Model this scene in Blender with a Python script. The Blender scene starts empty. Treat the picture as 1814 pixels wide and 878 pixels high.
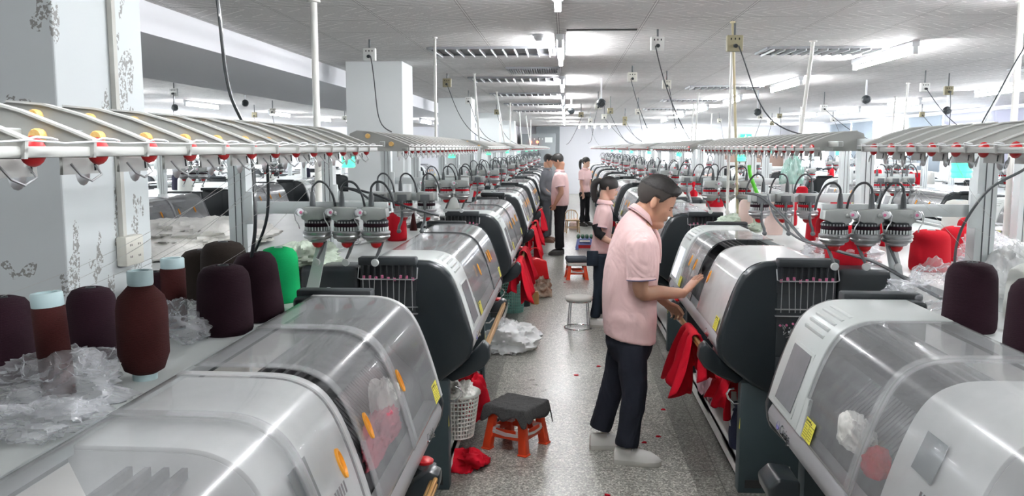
import bpy, bmesh, math, random
from mathutils import Vector, Matrix, noise
R = math.radians
random.seed(7)
C = bpy.context.scene.collection
scene = bpy.context.scene

# ------------------------------------------------------------------ camera, world, exposure
CAM_Z = 1.88
pitch, yaw = R(6.73), R(3.599)
cam_data = bpy.data.cameras.new('camera')
cam_data.sensor_fit = 'HORIZONTAL'
cam_data.sensor_width = 36.0
cam_data.lens = 36.0 * 1500.0 / 1814.0
cam_data.clip_start = 0.05
cam_data.clip_end = 200
cam = bpy.data.objects.new('camera', cam_data)
C.objects.link(cam)
cam.location = (0, 0, CAM_Z)
cam.rotation_euler = (R(90) - pitch, 0, yaw)
scene.camera = cam
cam_data.dof.use_dof = False

world = bpy.data.worlds.new('overcast_sky')
scene.world = world
world.use_nodes = True
bg = world.node_tree.nodes['Background']
bg.inputs[0].default_value = (0.86, 0.92, 1.0, 1)
bg.inputs[1].default_value = 6.0
scene.view_settings.view_transform = 'Standard'
scene.view_settings.look = 'None'
scene.view_settings.exposure = 1.55
scene.view_settings.gamma = 1.0
scene.view_settings.use_curve_mapping = False
scene.cycles.use_denoising = True
scene.cycles.max_bounces = 7
scene.cycles.diffuse_bounces = 4
scene.cycles.glossy_bounces = 3
scene.cycles.transmission_bounces = 4
scene.cycles.transparent_max_bounces = 16
scene.cycles.caustics_reflective = False
scene.cycles.caustics_refractive = False
scene.cycles.sample_clamp_indirect = 6.0
TUBE_POWER = 60.0

# ------------------------------------------------------------------ materials
MATS = {}
def mat(name, col=(0.8, 0.8, 0.8), rough=0.5, metal=0.0, emit=None, estr=0.0, alpha=1.0, bump=None, spec=None, var=None, sheen=0.0, coat=0.0):
    """bump=(scale, strength, distance); var=(scale, second colour, amount)"""
    if name in MATS: return MATS[name]
    m = bpy.data.materials.new(name); m.use_nodes = True
    nt = m.node_tree; b = nt.nodes['Principled BSDF']
    b.inputs['Base Color'].default_value = (*col, 1)
    b.inputs['Roughness'].default_value = rough
    b.inputs['Metallic'].default_value = metal
    if spec is not None: b.inputs['Specular IOR Level'].default_value = spec
    if sheen: b.inputs['Sheen Weight'].default_value = sheen
    if coat: b.inputs['Coat Weight'].default_value = coat
    if emit:
        b.inputs['Emission Color'].default_value = (*emit, 1)
        b.inputs['Emission Strength'].default_value = estr
    tc = None
    if bump or var:
        tc = nt.nodes.new('ShaderNodeTexCoord')
    if var:
        n = nt.nodes.new('ShaderNodeTexNoise'); n.inputs['Scale'].default_value = var[0]; n.inputs['Detail'].default_value = 5
        nt.links.new(tc.outputs['Object'], n.inputs['Vector'])
        r = nt.nodes.new('ShaderNodeValToRGB'); r.color_ramp.elements[0].position = 0.35; r.color_ramp.elements[1].position = 0.7
        r.color_ramp.elements[0].color = (*col, 1); r.color_ramp.elements[1].color = (*[c0 + (c1 - c0) * var[2] for c0, c1 in zip(col, var[1])], 1)
        nt.links.new(n.outputs['Fac'], r.inputs['Fac']); nt.links.new(r.outputs['Color'], b.inputs['Base Color'])
    if bump:
        n = nt.nodes.new('ShaderNodeTexNoise'); n.inputs['Scale'].default_value = bump[0]; n.inputs['Detail'].default_value = 3
        nt.links.new(tc.outputs['Object'], n.inputs['Vector'])
        bp = nt.nodes.new('ShaderNodeBump'); bp.inputs['Strength'].default_value = bump[1]; bp.inputs['Distance'].default_value = bump[2]
        nt.links.new(n.outputs['Fac'], bp.inputs['Height']); nt.links.new(bp.outputs['Normal'], b.inputs['Normal'])
    if alpha < 1.0:
        b.inputs['Alpha'].default_value = alpha
    MATS[name] = m
    return m

def nodes_of(m): return m.node_tree, m.node_tree.nodes, m.node_tree.links

def yarn_mat(name, col, col2):
    m = mat(name, col, 0.85, spec=0.2)
    nt, N, L = nodes_of(m)
    b = N['Principled BSDF']
    tc = N.new('ShaderNodeTexCoord'); mp = N.new('ShaderNodeMapping'); mp.inputs['Rotation'].default_value = (R(9), R(4), 0)
    w = N.new('ShaderNodeTexWave'); w.bands_direction = 'Z'; w.inputs['Scale'].default_value = 130; w.inputs['Distortion'].default_value = 5.0
    w.inputs['Detail'].default_value = 2; w.inputs['Detail Scale'].default_value = 2
    L.new(tc.outputs['Object'], mp.inputs['Vector']); L.new(mp.outputs['Vector'], w.inputs['Vector'])
    r = N.new('ShaderNodeValToRGB'); r.color_ramp.elements[0].color = (*col, 1); r.color_ramp.elements[1].color = (*col2, 1)
    L.new(w.outputs['Fac'], r.inputs['Fac']); L.new(r.outputs['Color'], b.inputs['Base Color'])
    bp = N.new('ShaderNodeBump'); bp.inputs['Strength'].default_value = 0.6; bp.inputs['Distance'].default_value = 0.0015
    L.new(w.outputs['Fac'], bp.inputs['Height']); L.new(bp.outputs['Normal'], b.inputs['Normal'])
    return m

def knit_mat(name, col, col2, sheen=0.0, fold=0.02, grain=420):
    m = mat(name, col, 0.9, sheen=sheen, spec=0.2)
    nt, N, L = nodes_of(m); b = N['Principled BSDF']
    tc = N.new('ShaderNodeTexCoord')
    n = N.new('ShaderNodeTexNoise'); n.inputs['Scale'].default_value = grain; n.inputs['Detail'].default_value = 2
    L.new(tc.outputs['Object'], n.inputs['Vector'])
    r = N.new('ShaderNodeValToRGB'); r.color_ramp.elements[0].color = (*col, 1); r.color_ramp.elements[1].color = (*col2, 1)
    L.new(n.outputs['Fac'], r.inputs['Fac']); L.new(r.outputs['Color'], b.inputs['Base Color'])
    n2 = N.new('ShaderNodeTexNoise'); n2.inputs['Scale'].default_value = 5.5; n2.inputs['Detail'].default_value = 2.5; n2.inputs['Distortion'].default_value = 1.6
    mp = N.new('ShaderNodeMapping'); mp.inputs['Scale'].default_value = (1, 1, 0.55); mp.inputs['Rotation'].default_value = (0, R(24), 0)
    L.new(tc.outputs['Object'], mp.inputs['Vector']); L.new(mp.outputs['Vector'], n2.inputs['Vector'])
    bp = N.new('ShaderNodeBump'); bp.inputs['Strength'].default_value = 0.9; bp.inputs['Distance'].default_value = fold
    L.new(n2.outputs['Fac'], bp.inputs['Height']); L.new(bp.outputs['Normal'], b.inputs['Normal'])
    return m

def clear_mat(name, col, frac, rough, rough2=0.05):
    """see-through plastic: part transparent, part glossy/diffuse"""
    m = bpy.data.materials.new(name); m.use_nodes = True
    nt, N, L = nodes_of(m); b = N['Principled BSDF']
    b.inputs['Base Color'].default_value = (*col, 1); b.inputs['Roughness'].default_value = rough
    b.inputs['Specular IOR Level'].default_value = 0.6; b.inputs['Coat Weight'].default_value = 0.5; b.inputs['Coat Roughness'].default_value = rough2
    tr = N.new('ShaderNodeBsdfTransparent'); mx = N.new('ShaderNodeMixShader')
    fr = N.new('ShaderNodeFresnel'); fr.inputs['IOR'].default_value = 1.45
    ns = N.new('ShaderNodeTexNoise'); ns.inputs['Scale'].default_value = 9; ns.inputs['Detail'].default_value = 6
    tc = N.new('ShaderNodeTexCoord'); L.new(tc.outputs['Object'], ns.inputs['Vector'])
    ma = N.new('ShaderNodeMath'); ma.operation = 'MULTIPLY_ADD'; ma.inputs[1].default_value = 0.22; ma.inputs[2].default_value = frac - 0.11
    L.new(ns.outputs['Fac'], ma.inputs[0])
    ad = N.new('ShaderNodeMath'); ad.operation = 'ADD'; ad.use_clamp = True
    L.new(fr.outputs['Fac'], ad.inputs[0]); L.new(ma.outputs['Value'], ad.inputs[1])
    ge = N.new('ShaderNodeNewGeometry'); bf = N.new('ShaderNodeMath'); bf.operation = 'MULTIPLY_ADD'; bf.inputs[1].default_value = -0.85; bf.inputs[2].default_value = 1.0
    L.new(ge.outputs['Backfacing'], bf.inputs[0]); m2 = N.new('ShaderNodeMath'); m2.operation = 'MULTIPLY'; L.new(ad.outputs['Value'], m2.inputs[0]); L.new(bf.outputs[0], m2.inputs[1])
    m3 = N.new('ShaderNodeMath'); m3.operation = 'MINIMUM'; m3.inputs[1].default_value = 0.93; L.new(m2.outputs[0], m3.inputs[0])
    L.new(m3.outputs['Value'], mx.inputs['Fac']); L.new(tr.outputs['BSDF'], mx.inputs[1]); L.new(b.outputs['BSDF'], mx.inputs[2])
    L.new(mx.outputs['Shader'], N['Material Output'].inputs['Surface'])
    MATS[name] = m
    return m

M_white = mat('white_painted_metal', (0.78, 0.80, 0.79), 0.4, bump=(30, 0.1, 0.002))
M_panel = mat('light_grey_plastic', (0.60, 0.63, 0.62), 0.32, spec=0.5)
M_silver = mat('silver_painted_metal', (0.52, 0.52, 0.54), 0.3, 0.35)
M_steel = mat('brushed_steel', (0.5, 0.51, 0.52), 0.3, 0.9)
M_feed = mat('dusty_grey_casting', (0.40, 0.42, 0.41), 0.45, 0.1, bump=(120, 0.3, 0.002))
M_chrome = mat('chrome', (0.8, 0.8, 0.82), 0.1, 1.0)
M_black = mat('black_plastic', (0.016, 0.022, 0.026), 0.33, bump=(700, 0.12, 0.0006), coat=0.15)
M_blackm = mat('black_matte_plastic', (0.024, 0.03, 0.034), 0.55)
M_cabinet = mat('dark_teal_grey_paint', (0.033, 0.052, 0.06), 0.5, bump=(300, 0.15, 0.001))
M_inner = mat('dark_needle_bed_metal', (0.035, 0.035, 0.038), 0.5, 0.3, var=(14, (0.2, 0.2, 0.21), 0.6), bump=(60, 0.4, 0.004))
M_shelf = mat('white_laminate', (0.80, 0.79, 0.77), 0.45, var=(3, (0.66, 0.65, 0.62), 0.5))
M_table = mat('grey_white_worktop', (0.62, 0.65, 0.64), 0.35, var=(2.5, (0.5, 0.53, 0.52), 0.7), bump=(15, 0.06, 0.002))
M_alu = mat('aluminium_extrusion', (0.68, 0.72, 0.72), 0.38, 0.35)
M_rack = mat('pale_grey_green_metal', (0.42, 0.43, 0.41), 0.42, 0.1)
M_rackw = mat('white_edge_highlight', (0.62, 0.63, 0.61), 0.45)  # bright highlight along the rack fin edges, put into a paler colour
M_orange = mat('orange_plastic', (0.86, 0.36, 0.03), 0.4)
M_orange2 = mat('yellow_orange_knob', (0.80, 0.48, 0.13), 0.45, var=(300, (0.9, 0.65, 0.3), 0.8))
M_red = mat('red_plastic', (0.52, 0.012, 0.016), 0.35)
M_redbr = mat('orange_red_plastic', (0.78, 0.07, 0.02), 0.32)
M_pink = mat('pink_ceramic', (0.62, 0.16, 0.30), 0.35)
M_yellow = mat('yellow_sticker', (0.82, 0.74, 0.08), 0.5)
M_ink = mat('dark_ink', (0.05, 0.045, 0.02), 0.6)
M_screen = mat('lcd_screen', (0.21, 0.215, 0.23), 0.22, var=(9, (0.27, 0.27, 0.29), 0.7))
M_screen_on = mat('lit_lcd_screen', (0.3, 0.3, 0.35), 0.2, emit=(0.62, 0.66, 0.9), estr=0.6)
M_gold = mat('golden_anodised_rod', (0.62, 0.34, 0.10), 0.28, 0.75)
M_wood = mat('pale_wood', (0.62, 0.43, 0.24), 0.5, var=(20, (0.5, 0.32, 0.16), 0.7))
M_green = mat('green_lit_beacon', (0.1, 0.6, 0.35), 0.3, emit=(0.10, 0.85, 0.46), estr=0.6)
M_redlit = mat('red_lit_beacon', (0.6, 0.1, 0.05), 0.3, emit=(1.0, 0.13, 0.06), estr=2.5)
M_cable = mat('grey_rubber_cable', (0.05, 0.055, 0.06), 0.5)
M_plug = mat('dark_grey_plug', (0.09, 0.10, 0.105), 0.5)
M_redyarn = yarn_mat('red_yarn', (0.34, 0.003, 0.010), (0.58, 0.008, 0.022))
M_maroon = yarn_mat('maroon_yarn', (0.026, 0.005, 0.005), (0.075, 0.017, 0.016))
M_plum = yarn_mat('dark_plum_yarn', (0.012, 0.003, 0.007), (0.030, 0.009, 0.017))
M_brown = yarn_mat('dark_brown_yarn', (0.012, 0.008, 0.006), (0.028, 0.02, 0.016))
M_navy = yarn_mat('dark_navy_yarn', (0.014, 0.015, 0.03), (0.03, 0.03, 0.055))
M_greeny = yarn_mat('green_yarn', (0.0, 0.36, 0.10), (0.01, 0.52, 0.17))
M_whitey = yarn_mat('white_yarn', (0.68, 0.70, 0.66), (0.84, 0.85, 0.81))
M_creamy = yarn_mat('pale_pink_yarn', (0.74, 0.55, 0.50), (0.84, 0.66, 0.6))
M_spool = mat('pale_blue_spool', (0.50, 0.66, 0.68), 0.4)
M_redknit = knit_mat('red_knit_fabric', (0.36, 0.002, 0.010), (0.58, 0.006, 0.022), fold=0.01)
M_whiteknit = knit_mat('white_knit_fabric', (0.72, 0.71, 0.68), (0.85, 0.84, 0.8), fold=0.02)
M_cover = clear_mat('scratched_clear_cover', (0.46, 0.47, 0.48), 0.22, 0.2)
M_cover2 = clear_mat('frosted_clear_cover', (0.76, 0.77, 0.77), 0.5, 0.28)
M_bag = clear_mat('clear_polythene', (0.86, 0.88, 0.92), 0.22, 0.14)
M_bagw = clear_mat('white_translucent_polythene', (0.86, 0.87, 0.87), 0.75, 0.4)
M_pillar = mat('pale_plaster', (0.72, 0.75, 0.75), 0.6, bump=(12, 0.06, 0.01))
M_wallw = mat('white_plaster', (0.80, 0.80, 0.83), 0.7)
M_grout = mat('dark_gap', (0.02, 0.02, 0.02), 0.9)
M_led = mat('white_led_strip', (1, 1, 1), 0.3, emit=(1, 1, 1), estr=5.0)
M_tube = mat('fluorescent_tube', (1, 1, 1), 0.3, emit=(0.97, 0.98, 1.0), estr=TUBE_POWER)

# ------------------------------------------------------------------ mesh builder
class MB:
    def __init__(s): s.v = []; s.f = []; s.m = []; s.mats = []
    def mi(s, m):
        if m not in s.mats: s.mats.append(m)
        return s.mats.index(m)
    def add(s, vs, fs, m):
        o = len(s.v); s.v += [tuple(p) for p in vs]; k = s.mi(m)
        for f in fs: s.f.append(tuple(i + o for i in f)); s.m.append(k)
        return s
    def box(s, c, d, m, rot=None):
        hx, hy, hz = d[0] / 2, d[1] / 2, d[2] / 2
        vs = [Vector((x, y, z)) for x in (-hx, hx) for y in (-hy, hy) for z in (-hz, hz)]
        if rot is not None: vs = [rot @ p for p in vs]
        c = Vector(c)
        return s.add([p + c for p in vs], [(0, 1, 3, 2), (4, 6, 7, 5), (0, 4, 5, 1), (2, 3, 7, 6), (0, 2, 6, 4), (1, 5, 7, 3)], m)
    def bar(s, a, b, w, h, m):
        a, b = Vector(a), Vector(b); d = b - a
        q = d.to_track_quat('X', 'Z').to_matrix()
        return s.box((a + b) / 2, (d.length, w, h), m, q)
    def span(s, x0, x1, y0, y1, z0, z1, m):
        return s.box(((x0 + x1) / 2, (y0 + y1) / 2, (z0 + z1) / 2), (abs(x1 - x0), abs(y1 - y0), abs(z1 - z0)), m)
    def prism(s, poly, y0, y1, m):
        """poly of (x, z), extruded along y"""
        n = len(poly)
        vs = [(p[0], y0, p[1]) for p in poly] + [(p[0], y1, p[1]) for p in poly]
        fs = [tuple(range(n)), tuple(range(2 * n - 1, n - 1, -1))] + [(i, (i + 1) % n, n + (i + 1) % n, n + i) for i in range(n)]
        return s.add(vs, fs, m)
    def shell(s, curve, y0, y1, t, m, ny=1):
        """open curve of (x, z) swept along y, given thickness t outward (closed slab)"""
        n = len(curve); nor = []
        for i in range(n):
            a = Vector(curve[max(i - 1, 0)]); b = Vector(curve[min(i + 1, n - 1)]); d = (b - a).normalized()
            nor.append(Vector((d.y, -d.x)))
        outer = [Vector(curve[i]) + nor[i] * t for i in range(n)]
        poly = [Vector(c) for c in curve] + outer[::-1]
        return s.prism([(p.x, p.y) for p in poly], y0, y1, m) if False else s._slab(curve, outer, y0, y1, m)
    def _slab(s, inner, outer, y0, y1, m):
        n = len(inner)
        vs = [(p[0], y, p[1]) for y in (y0, y1) for p in inner] + [(p[0], y, p[1]) for y in (y0, y1) for p in outer]
        A, B, Cc, D = 0, n, 2 * n, 3 * n
        fs = []
        for i in range(n - 1):
            fs += [(A + i, A + i + 1, B + i + 1, B + i), (Cc + i, D + i, D + i + 1, Cc + i + 1),
                   (A + i, Cc + i, Cc + i + 1, A + i + 1), (B + i, B + i + 1, D + i + 1, D + i)]
        fs += [(A, B, D, Cc), (A + n - 1, Cc + n - 1, D + n - 1, B + n - 1)]
        return s.add(vs, fs, m)
    def tube(s, pts, r, m, n=8, cap=True, rr=None):
        pts = [Vector(p) for p in pts]; k = len(pts)
        up = Vector((0, 0, 1)); rings = []
        prev = None
        for i in range(k):
            d = (pts[min(i + 1, k - 1)] - pts[max(i - 1, 0)]).normalized()
            if prev is None:
                a = d.cross(up) if abs(d.z) < 0.95 else d.cross(Vector((1, 0, 0)))
            else:
                a = prev - d * prev.dot(d)
                if a.length < 1e-6: a = d.orthogonal()
            a.normalize(); b = d.cross(a); prev = a
            ri = rr[i] if rr else r
            rx, ry = ri if isinstance(ri, tuple) else (ri, ri)
            rings.append([pts[i] + a * (math.cos(2 * math.pi * j / n) * rx) + b * (math.sin(2 * math.pi * j / n) * ry) for j in range(n)])
        vs = [p for r_ in rings for p in r_]
        fs = [(i * n + j, i * n + (j + 1) % n, (i + 1) * n + (j + 1) % n, (i + 1) * n + j) for i in range(k - 1) for j in range(n)]
        if cap: fs += [tuple(range(n - 1, -1, -1)), tuple((k - 1) * n + j for j in range(n))]
        return s.add(vs, fs, m)
    def rings(s, rgs, m, cap=True):
        n = len(rgs[0]); k = len(rgs)
        vs = [p for r_ in rgs for p in r_]
        fs = [(i * n + j, i * n + (j + 1) % n, (i + 1) * n + (j + 1) % n, (i + 1) * n + j) for i in range(k - 1) for j in range(n)]
        if cap: fs += [tuple(range(n - 1, -1, -1)), tuple((k - 1) * n + j for j in range(n))]
        return s.add(vs, fs, m)
    def lathe(s, prof, m, n=24, c=(0, 0, 0), axis=None, mats=None):
        """prof of (r, z). mats: optional material per profile segment"""
        q = Vector((0, 0, 1)).rotation_difference(Vector(axis)).to_matrix() if axis else Matrix.Identity(3)
        c = Vector(c); rg = []
        for r, z in prof:
            rg.append([q @ Vector((max(r, 1e-4) * math.cos(2 * math.pi * j / n), max(r, 1e-4) * math.sin(2 * math.pi * j / n), z)) + c for j in range(n)])
        if not mats: return s.rings(rg, m)
        for i in range(len(rg) - 1): s.rings([rg[i], rg[i + 1]], mats[i], cap=False)
        s.add(rg[0], [tuple(range(n))], mats[0]); s.add(rg[-1], [tuple(range(n))], mats[-1])
        return s
    def cyl(s, a, b, r, m, n=16): return s.tube([a, b], r, m, n)
    def ball(s, c, r, m, n=12, k=8):
        rx, ry, rz = r if isinstance(r, tuple) else (r, r, r); c = Vector(c)
        rg = [[c + Vector((rx * math.sin(t) * math.cos(2 * math.pi * j / n), ry * math.sin(t) * math.sin(2 * math.pi * j / n), rz * math.cos(t))) for j in range(n)]
              for t in [math.pi * (0.02 + 0.96 * i / k) for i in range(k + 1)]]
        return s.rings(rg, m)
    def build(s, name, parent=None, loc=None, rot=None, smooth=35, bevel=0, seg=2, weld=False):
        me = bpy.data.meshes.new(name); me.from_pydata(s.v, [], s.f)
        for m in s.mats: me.materials.append(m)
        me.polygons.foreach_set('material_index', s.m)
        bm = bmesh.new(); bm.from_mesh(me)
        if weld: bmesh.ops.remove_doubles(bm, verts=bm.verts, dist=1e-5)
        bmesh.ops.recalc_face_normals(bm, faces=bm.faces)
        if bevel:
            es = [e for e in bm.edges if len(e.link_faces) == 2 and e.calc_face_angle(0) > R(38)]
            bmesh.ops.bevel(bm, geom=es, offset=bevel, segments=seg, affect='EDGES', profile=0.5, clamp_overlap=True)
        bm.to_mesh(me); bm.free()
        if smooth:
            me.polygons.foreach_set('use_smooth', [True] * len(me.polygons)); me.set_sharp_from_angle(angle=R(smooth))
        o = bpy.data.objects.new(name, me); C.objects.link(o)
        if parent is not None: o.parent = parent
        if loc is not None: o.location = loc
        if rot is not None: o.rotation_euler = rot
        return o

def tag(o, label=None, cat=None, group=None, kind=None):
    if label: o['label'] = label
    if cat: o['category'] = cat
    if group: o['group'] = group
    if kind: o['kind'] = kind
    return o

KIDS = {}
def empty(name, loc=(0, 0, 0), rz=0.0, label=None, cat=None, group=None):
    o = bpy.data.objects.new(name, None); C.objects.link(o)
    o.location = loc; o.rotation_euler = (0, 0, rz); o.empty_display_size = 0.1
    return tag(o, label, cat, group)

def children(o): return [c for c in bpy.data.objects if c.parent == o]
def copy_tree(o, parent=None, tree=None):
    if tree is None: tree = tree_of(o)
    c = o.copy(); C.objects.link(c); c.parent = parent
    for ch, sub in tree: copy_tree(ch, c, sub)
    return c
def tree_of(o): return [(ch, tree_of(ch)) for ch in children(o)]

def flatten(root, name):
    """one mesh with every part of a thing, for copies too far away to show parts"""
    mb = MB(); bad = []
    def walk(o, M):
        M = M @ o.matrix_basis if o is not root else M
        if o.type == 'MESH':
            me = o.data; off = len(mb.v)
            mb.v += [tuple(M @ v.co) for v in me.vertices]
            idx = [mb.mi(m) for m in me.materials]
            for p in me.polygons:
                mb.f.append(tuple(i + off for i in p.vertices)); mb.m.append(idx[p.material_index])
        for ch in children(o): walk(ch, M)
    walk(root, Matrix.Identity(4))
    o = mb.build(name, smooth=35)
    return o

def structure(o, name=None): o['kind'] = 'structure'; return o

def smooth_curve(pts, k=5):
    out = []; P = [Vector(p) for p in pts]; n = len(P)
    for i in range(n - 1):
        p0, p1, p2, p3 = P[max(i - 1, 0)], P[i], P[i + 1], P[min(i + 2, n - 1)]
        for j in range(k):
            t = j / k
            out.append(0.5 * ((2 * p1) + (p2 - p0) * t + (2 * p0 - 5 * p1 + 4 * p2 - p3) * t * t + (3 * p1 - p0 - 3 * p2 + p3) * t ** 3))
    out.append(P[-1]); return out

ORD = ['first', 'second', 'third', 'fourth', 'fifth', 'sixth', 'seventh', 'eighth', 'ninth', 'tenth', 'eleventh', 'twelfth', 'thirteenth', 'fourteenth', 'fifteenth', 'sixteenth', 'seventeenth', 'eighteenth', 'nineteenth', 'twentieth', 'twenty-first', 'twenty-second', 'twenty-third', 'twenty-fourth']

# ------------------------------------------------------------------ the room
X0, X1, YB, YF, ZC = -12.0, 9.0, -6.0, 35.0, 2.75
# floor: terrazzo with tile joints, darker bands along the machine rows
mf = mat('terrazzo', (0.3, 0.3, 0.28), 0.22)
nt, N, L = nodes_of(mf); b = N['Principled BSDF']
tc = N.new('ShaderNodeTexCoord'); sep = N.new('ShaderNodeSeparateXYZ'); L.new(tc.outputs['Object'], sep.inputs[0])
vor = N.new('ShaderNodeTexVoronoi'); vor.inputs['Scale'].default_value = 120; L.new(tc.outputs['Object'], vor.inputs['Vector'])
rp = N.new('ShaderNodeValToRGB'); e = rp.color_ramp.elements
e[0].position = 0.0; e[0].color = (0.09, 0.085, 0.07, 1); e[1].position = 1.0; e[1].color = (0.70, 0.69, 0.63, 1)
for p_, c_ in ((0.3, (0.22, 0.215, 0.19, 1)), (0.7, (0.36, 0.355, 0.32, 1))):
    q_ = e.new(p_); q_.color = c_
sc_ = N.new('ShaderNodeSeparateColor'); L.new(vor.outputs['Color'], sc_.inputs[0]); L.new(sc_.outputs[0], rp.inputs['Fac'])
ns = N.new('ShaderNodeTexNoise'); ns.inputs['Scale'].default_value = 1.3; ns.inputs['Detail'].default_value = 4; L.new(tc.outputs['Object'], ns.inputs['Vector'])
mr = N.new('ShaderNodeMapRange'); mr.inputs[1].default_value = 0.3; mr.inputs[2].default_value = 0.7; mr.inputs[3].default_value = 0.9; mr.inputs[4].default_value = 1.04
L.new(ns.outputs['Fac'], mr.inputs[0])
def math_node(op, a, b_=None, c_=None):
    n = N.new('ShaderNodeMath'); n.operation = op
    for i, x in enumerate((a, b_, c_)):
        if x is None: continue
        if isinstance(x, (int, float)): n.inputs[i].default_value = x
        else: L.new(x, n.inputs[i])
    return n.outputs[0]
def line_mask(coord, off, period, w):
    a = math_node('SUBTRACT', coord, off); f_ = math_node('PINGPONG', a, period / 2); return math_node('LESS_THAN', f_, w)
sy = line_mask(sep.outputs['Y'], 4.843, 0.82, 0.004)
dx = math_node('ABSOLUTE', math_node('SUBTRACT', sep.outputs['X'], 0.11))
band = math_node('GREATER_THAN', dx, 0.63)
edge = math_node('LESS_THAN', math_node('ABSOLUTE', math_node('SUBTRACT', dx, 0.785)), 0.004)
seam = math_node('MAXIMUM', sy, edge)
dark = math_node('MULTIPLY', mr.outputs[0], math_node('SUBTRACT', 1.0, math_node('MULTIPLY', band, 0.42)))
dark = math_node('MULTIPLY', dark, math_node('SUBTRACT', 1.0, math_node('MULTIPLY', seam, 0.6)))
mul = N.new('ShaderNodeVectorMath'); mul.operation = 'SCALE'; L.new(rp.outputs['Color'], mul.inputs[0]); L.new(dark, mul.inputs['Scale'])
L.new(mul.outputs[0], b.inputs['Base Color'])
rr = N.new('ShaderNodeMapRange'); rr.inputs[3].default_value = 0.24; rr.inputs[4].default_value = 0.36; L.new(ns.outputs['Fac'], rr.inputs[0]); L.new(rr.outputs[0], b.inputs['Roughness'])
structure(MB().span(X0, X1, YB, YF, -0.1, 0, mf).build('floor', smooth=0))

# ceiling: 0.6 m panels with embossed strokes
mc = mat('ceiling_panels', (0.60, 0.59, 0.59), 0.75)
nt, N, L = nodes_of(mc); b = N['Principled BSDF']
tc = N.new('ShaderNodeTexCoord'); sep = N.new('ShaderNodeSeparateXYZ'); L.new(tc.outputs['Object'], sep.inputs[0])
gx = line_mask(sep.outputs['X'], -0.06, 0.6, 0.010)
gx2 = line_mask(sep.outputs['X'], -0.06, 0.6, 0.004)
gy = line_mask(sep.outputs['Y'], 5.29, 0.6, 0.0035)
tri = math_node('PINGPONG', math_node('ADD', sep.outputs['Y'], 0.01), 0.3)
dg = math_node('ADD', sep.outputs['X'], math_node('MULTIPLY', tri, 1.0))
st = math_node('LESS_THAN', math_node('PINGPONG', dg, 0.06), 0.006)
cellf = N.new('ShaderNodeTexNoise'); cellf.inputs['Scale'].default_value = 3.0; L.new(tc.outputs['Object'], cellf.inputs['Vector'])
gate = math_node('GREATER_THAN', cellf.outputs['Fac'], 0.44)
st = math_node('MULTIPLY', st, gate)
fn = N.new('ShaderNodeTexNoise'); fn.inputs['Scale'].default_value = 60; fn.inputs['Detail'].default_value = 3; L.new(tc.outputs['Object'], fn.inputs['Vector'])
val = math_node('ADD', 0.47, math_node('MULTIPLY', fn.outputs['Fac'], 0.24))
val = math_node('ADD', val, math_node('MULTIPLY', st, 0.30))
val = math_node('MULTIPLY', val, math_node('SUBTRACT', 1.0, math_node('MULTIPLY', gy, 0.7)))
val = math_node('ADD', math_node('MULTIPLY', val, math_node('SUBTRACT', 1.0, math_node('MULTIPLY', gx, 0.5))), math_node('MULTIPLY', gx2, 0.45))
cc = N.new('ShaderNodeCombineColor'); L.new(val, cc.inputs[0]); L.new(math_node('MULTIPLY', val, 0.975), cc.inputs[1]); L.new(math_node('MULTIPLY', val, 0.96), cc.inputs[2])
L.new(cc.outputs[0], b.inputs['Base Color'])
hb = N.new('ShaderNodeBump'); hb.inputs['Strength'].default_value = 0.6; hb.inputs['Distance'].default_value = 0.004
L.new(math_node('ADD', fn.outputs['Fac'], st), hb.inputs['Height']); L.new(hb.outputs[0], b.inputs['Normal'])
structure(MB().span(X0, X1, YB, YF, ZC, ZC + 0.1, mc).build('ceiling', smooth=0))

# walls; right wall has windows, far wall has one bright window and a grey recess
def wall_with_holes(name, axis, pos, a0, a1, z0, z1, holes, m, t=0.2, side=1):
    mb = MB(); xs = sorted({a0, a1, *[h[0] for h in holes], *[h[1] for h in holes]})
    for i in range(len(xs) - 1):
        p, q = xs[i], xs[i + 1]; cut = [h for h in holes if h[0] <= p + 1e-6 and h[1] >= q - 1e-6]
        segs = [(z0, z1)] if not cut else [(z0, cut[0][2]), (cut[0][3], z1)]
        for s0, s1 in segs:
            if s1 - s0 < 1e-4: continue
            if axis == 'x': mb.span(pos, pos + t * side, p, q, s0, s1, m)
            else: mb.span(p, q, pos, pos + t * side, s0, s1, m)
    return structure(mb.build(name, smooth=0))
RW = [(8.0, 11.5, 0.95, 2.62), (13.0, 16.4, 0.95, 2.62), (16.9, 20.9, 0.95, 2.62), (20.95, 24.0, 0.95, 2.62), (25.0, 29.6, 0.95, 2.62), (30.3, 33.5, 0.95, 2.62)]
wall_with_holes('wall_right', 'x', X1, YB, YF, 0, ZC, RW, M_wallw)
FW = [(3.1, 5.7, 1.2, 2.7)]
wall_with_holes('wall_far', 'y', YF, X0, X1, 0, ZC, FW, M_wallw)
LW = [(12.0, 16.0, 1.0, 2.6), (17.0, 22.0, 1.0, 2.6), (23.0, 28.0, 1.0, 2.6), (29.0, 34.0, 1.0, 2.6)]
wall_with_holes('wall_left', 'x', X0, YB, YF, 0, ZC, LW, M_wallw, side=-1)
wall_with_holes('wall_near', 'y', YB, X0, X1, 0, ZC, [], M_wallw, side=-1)
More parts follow.
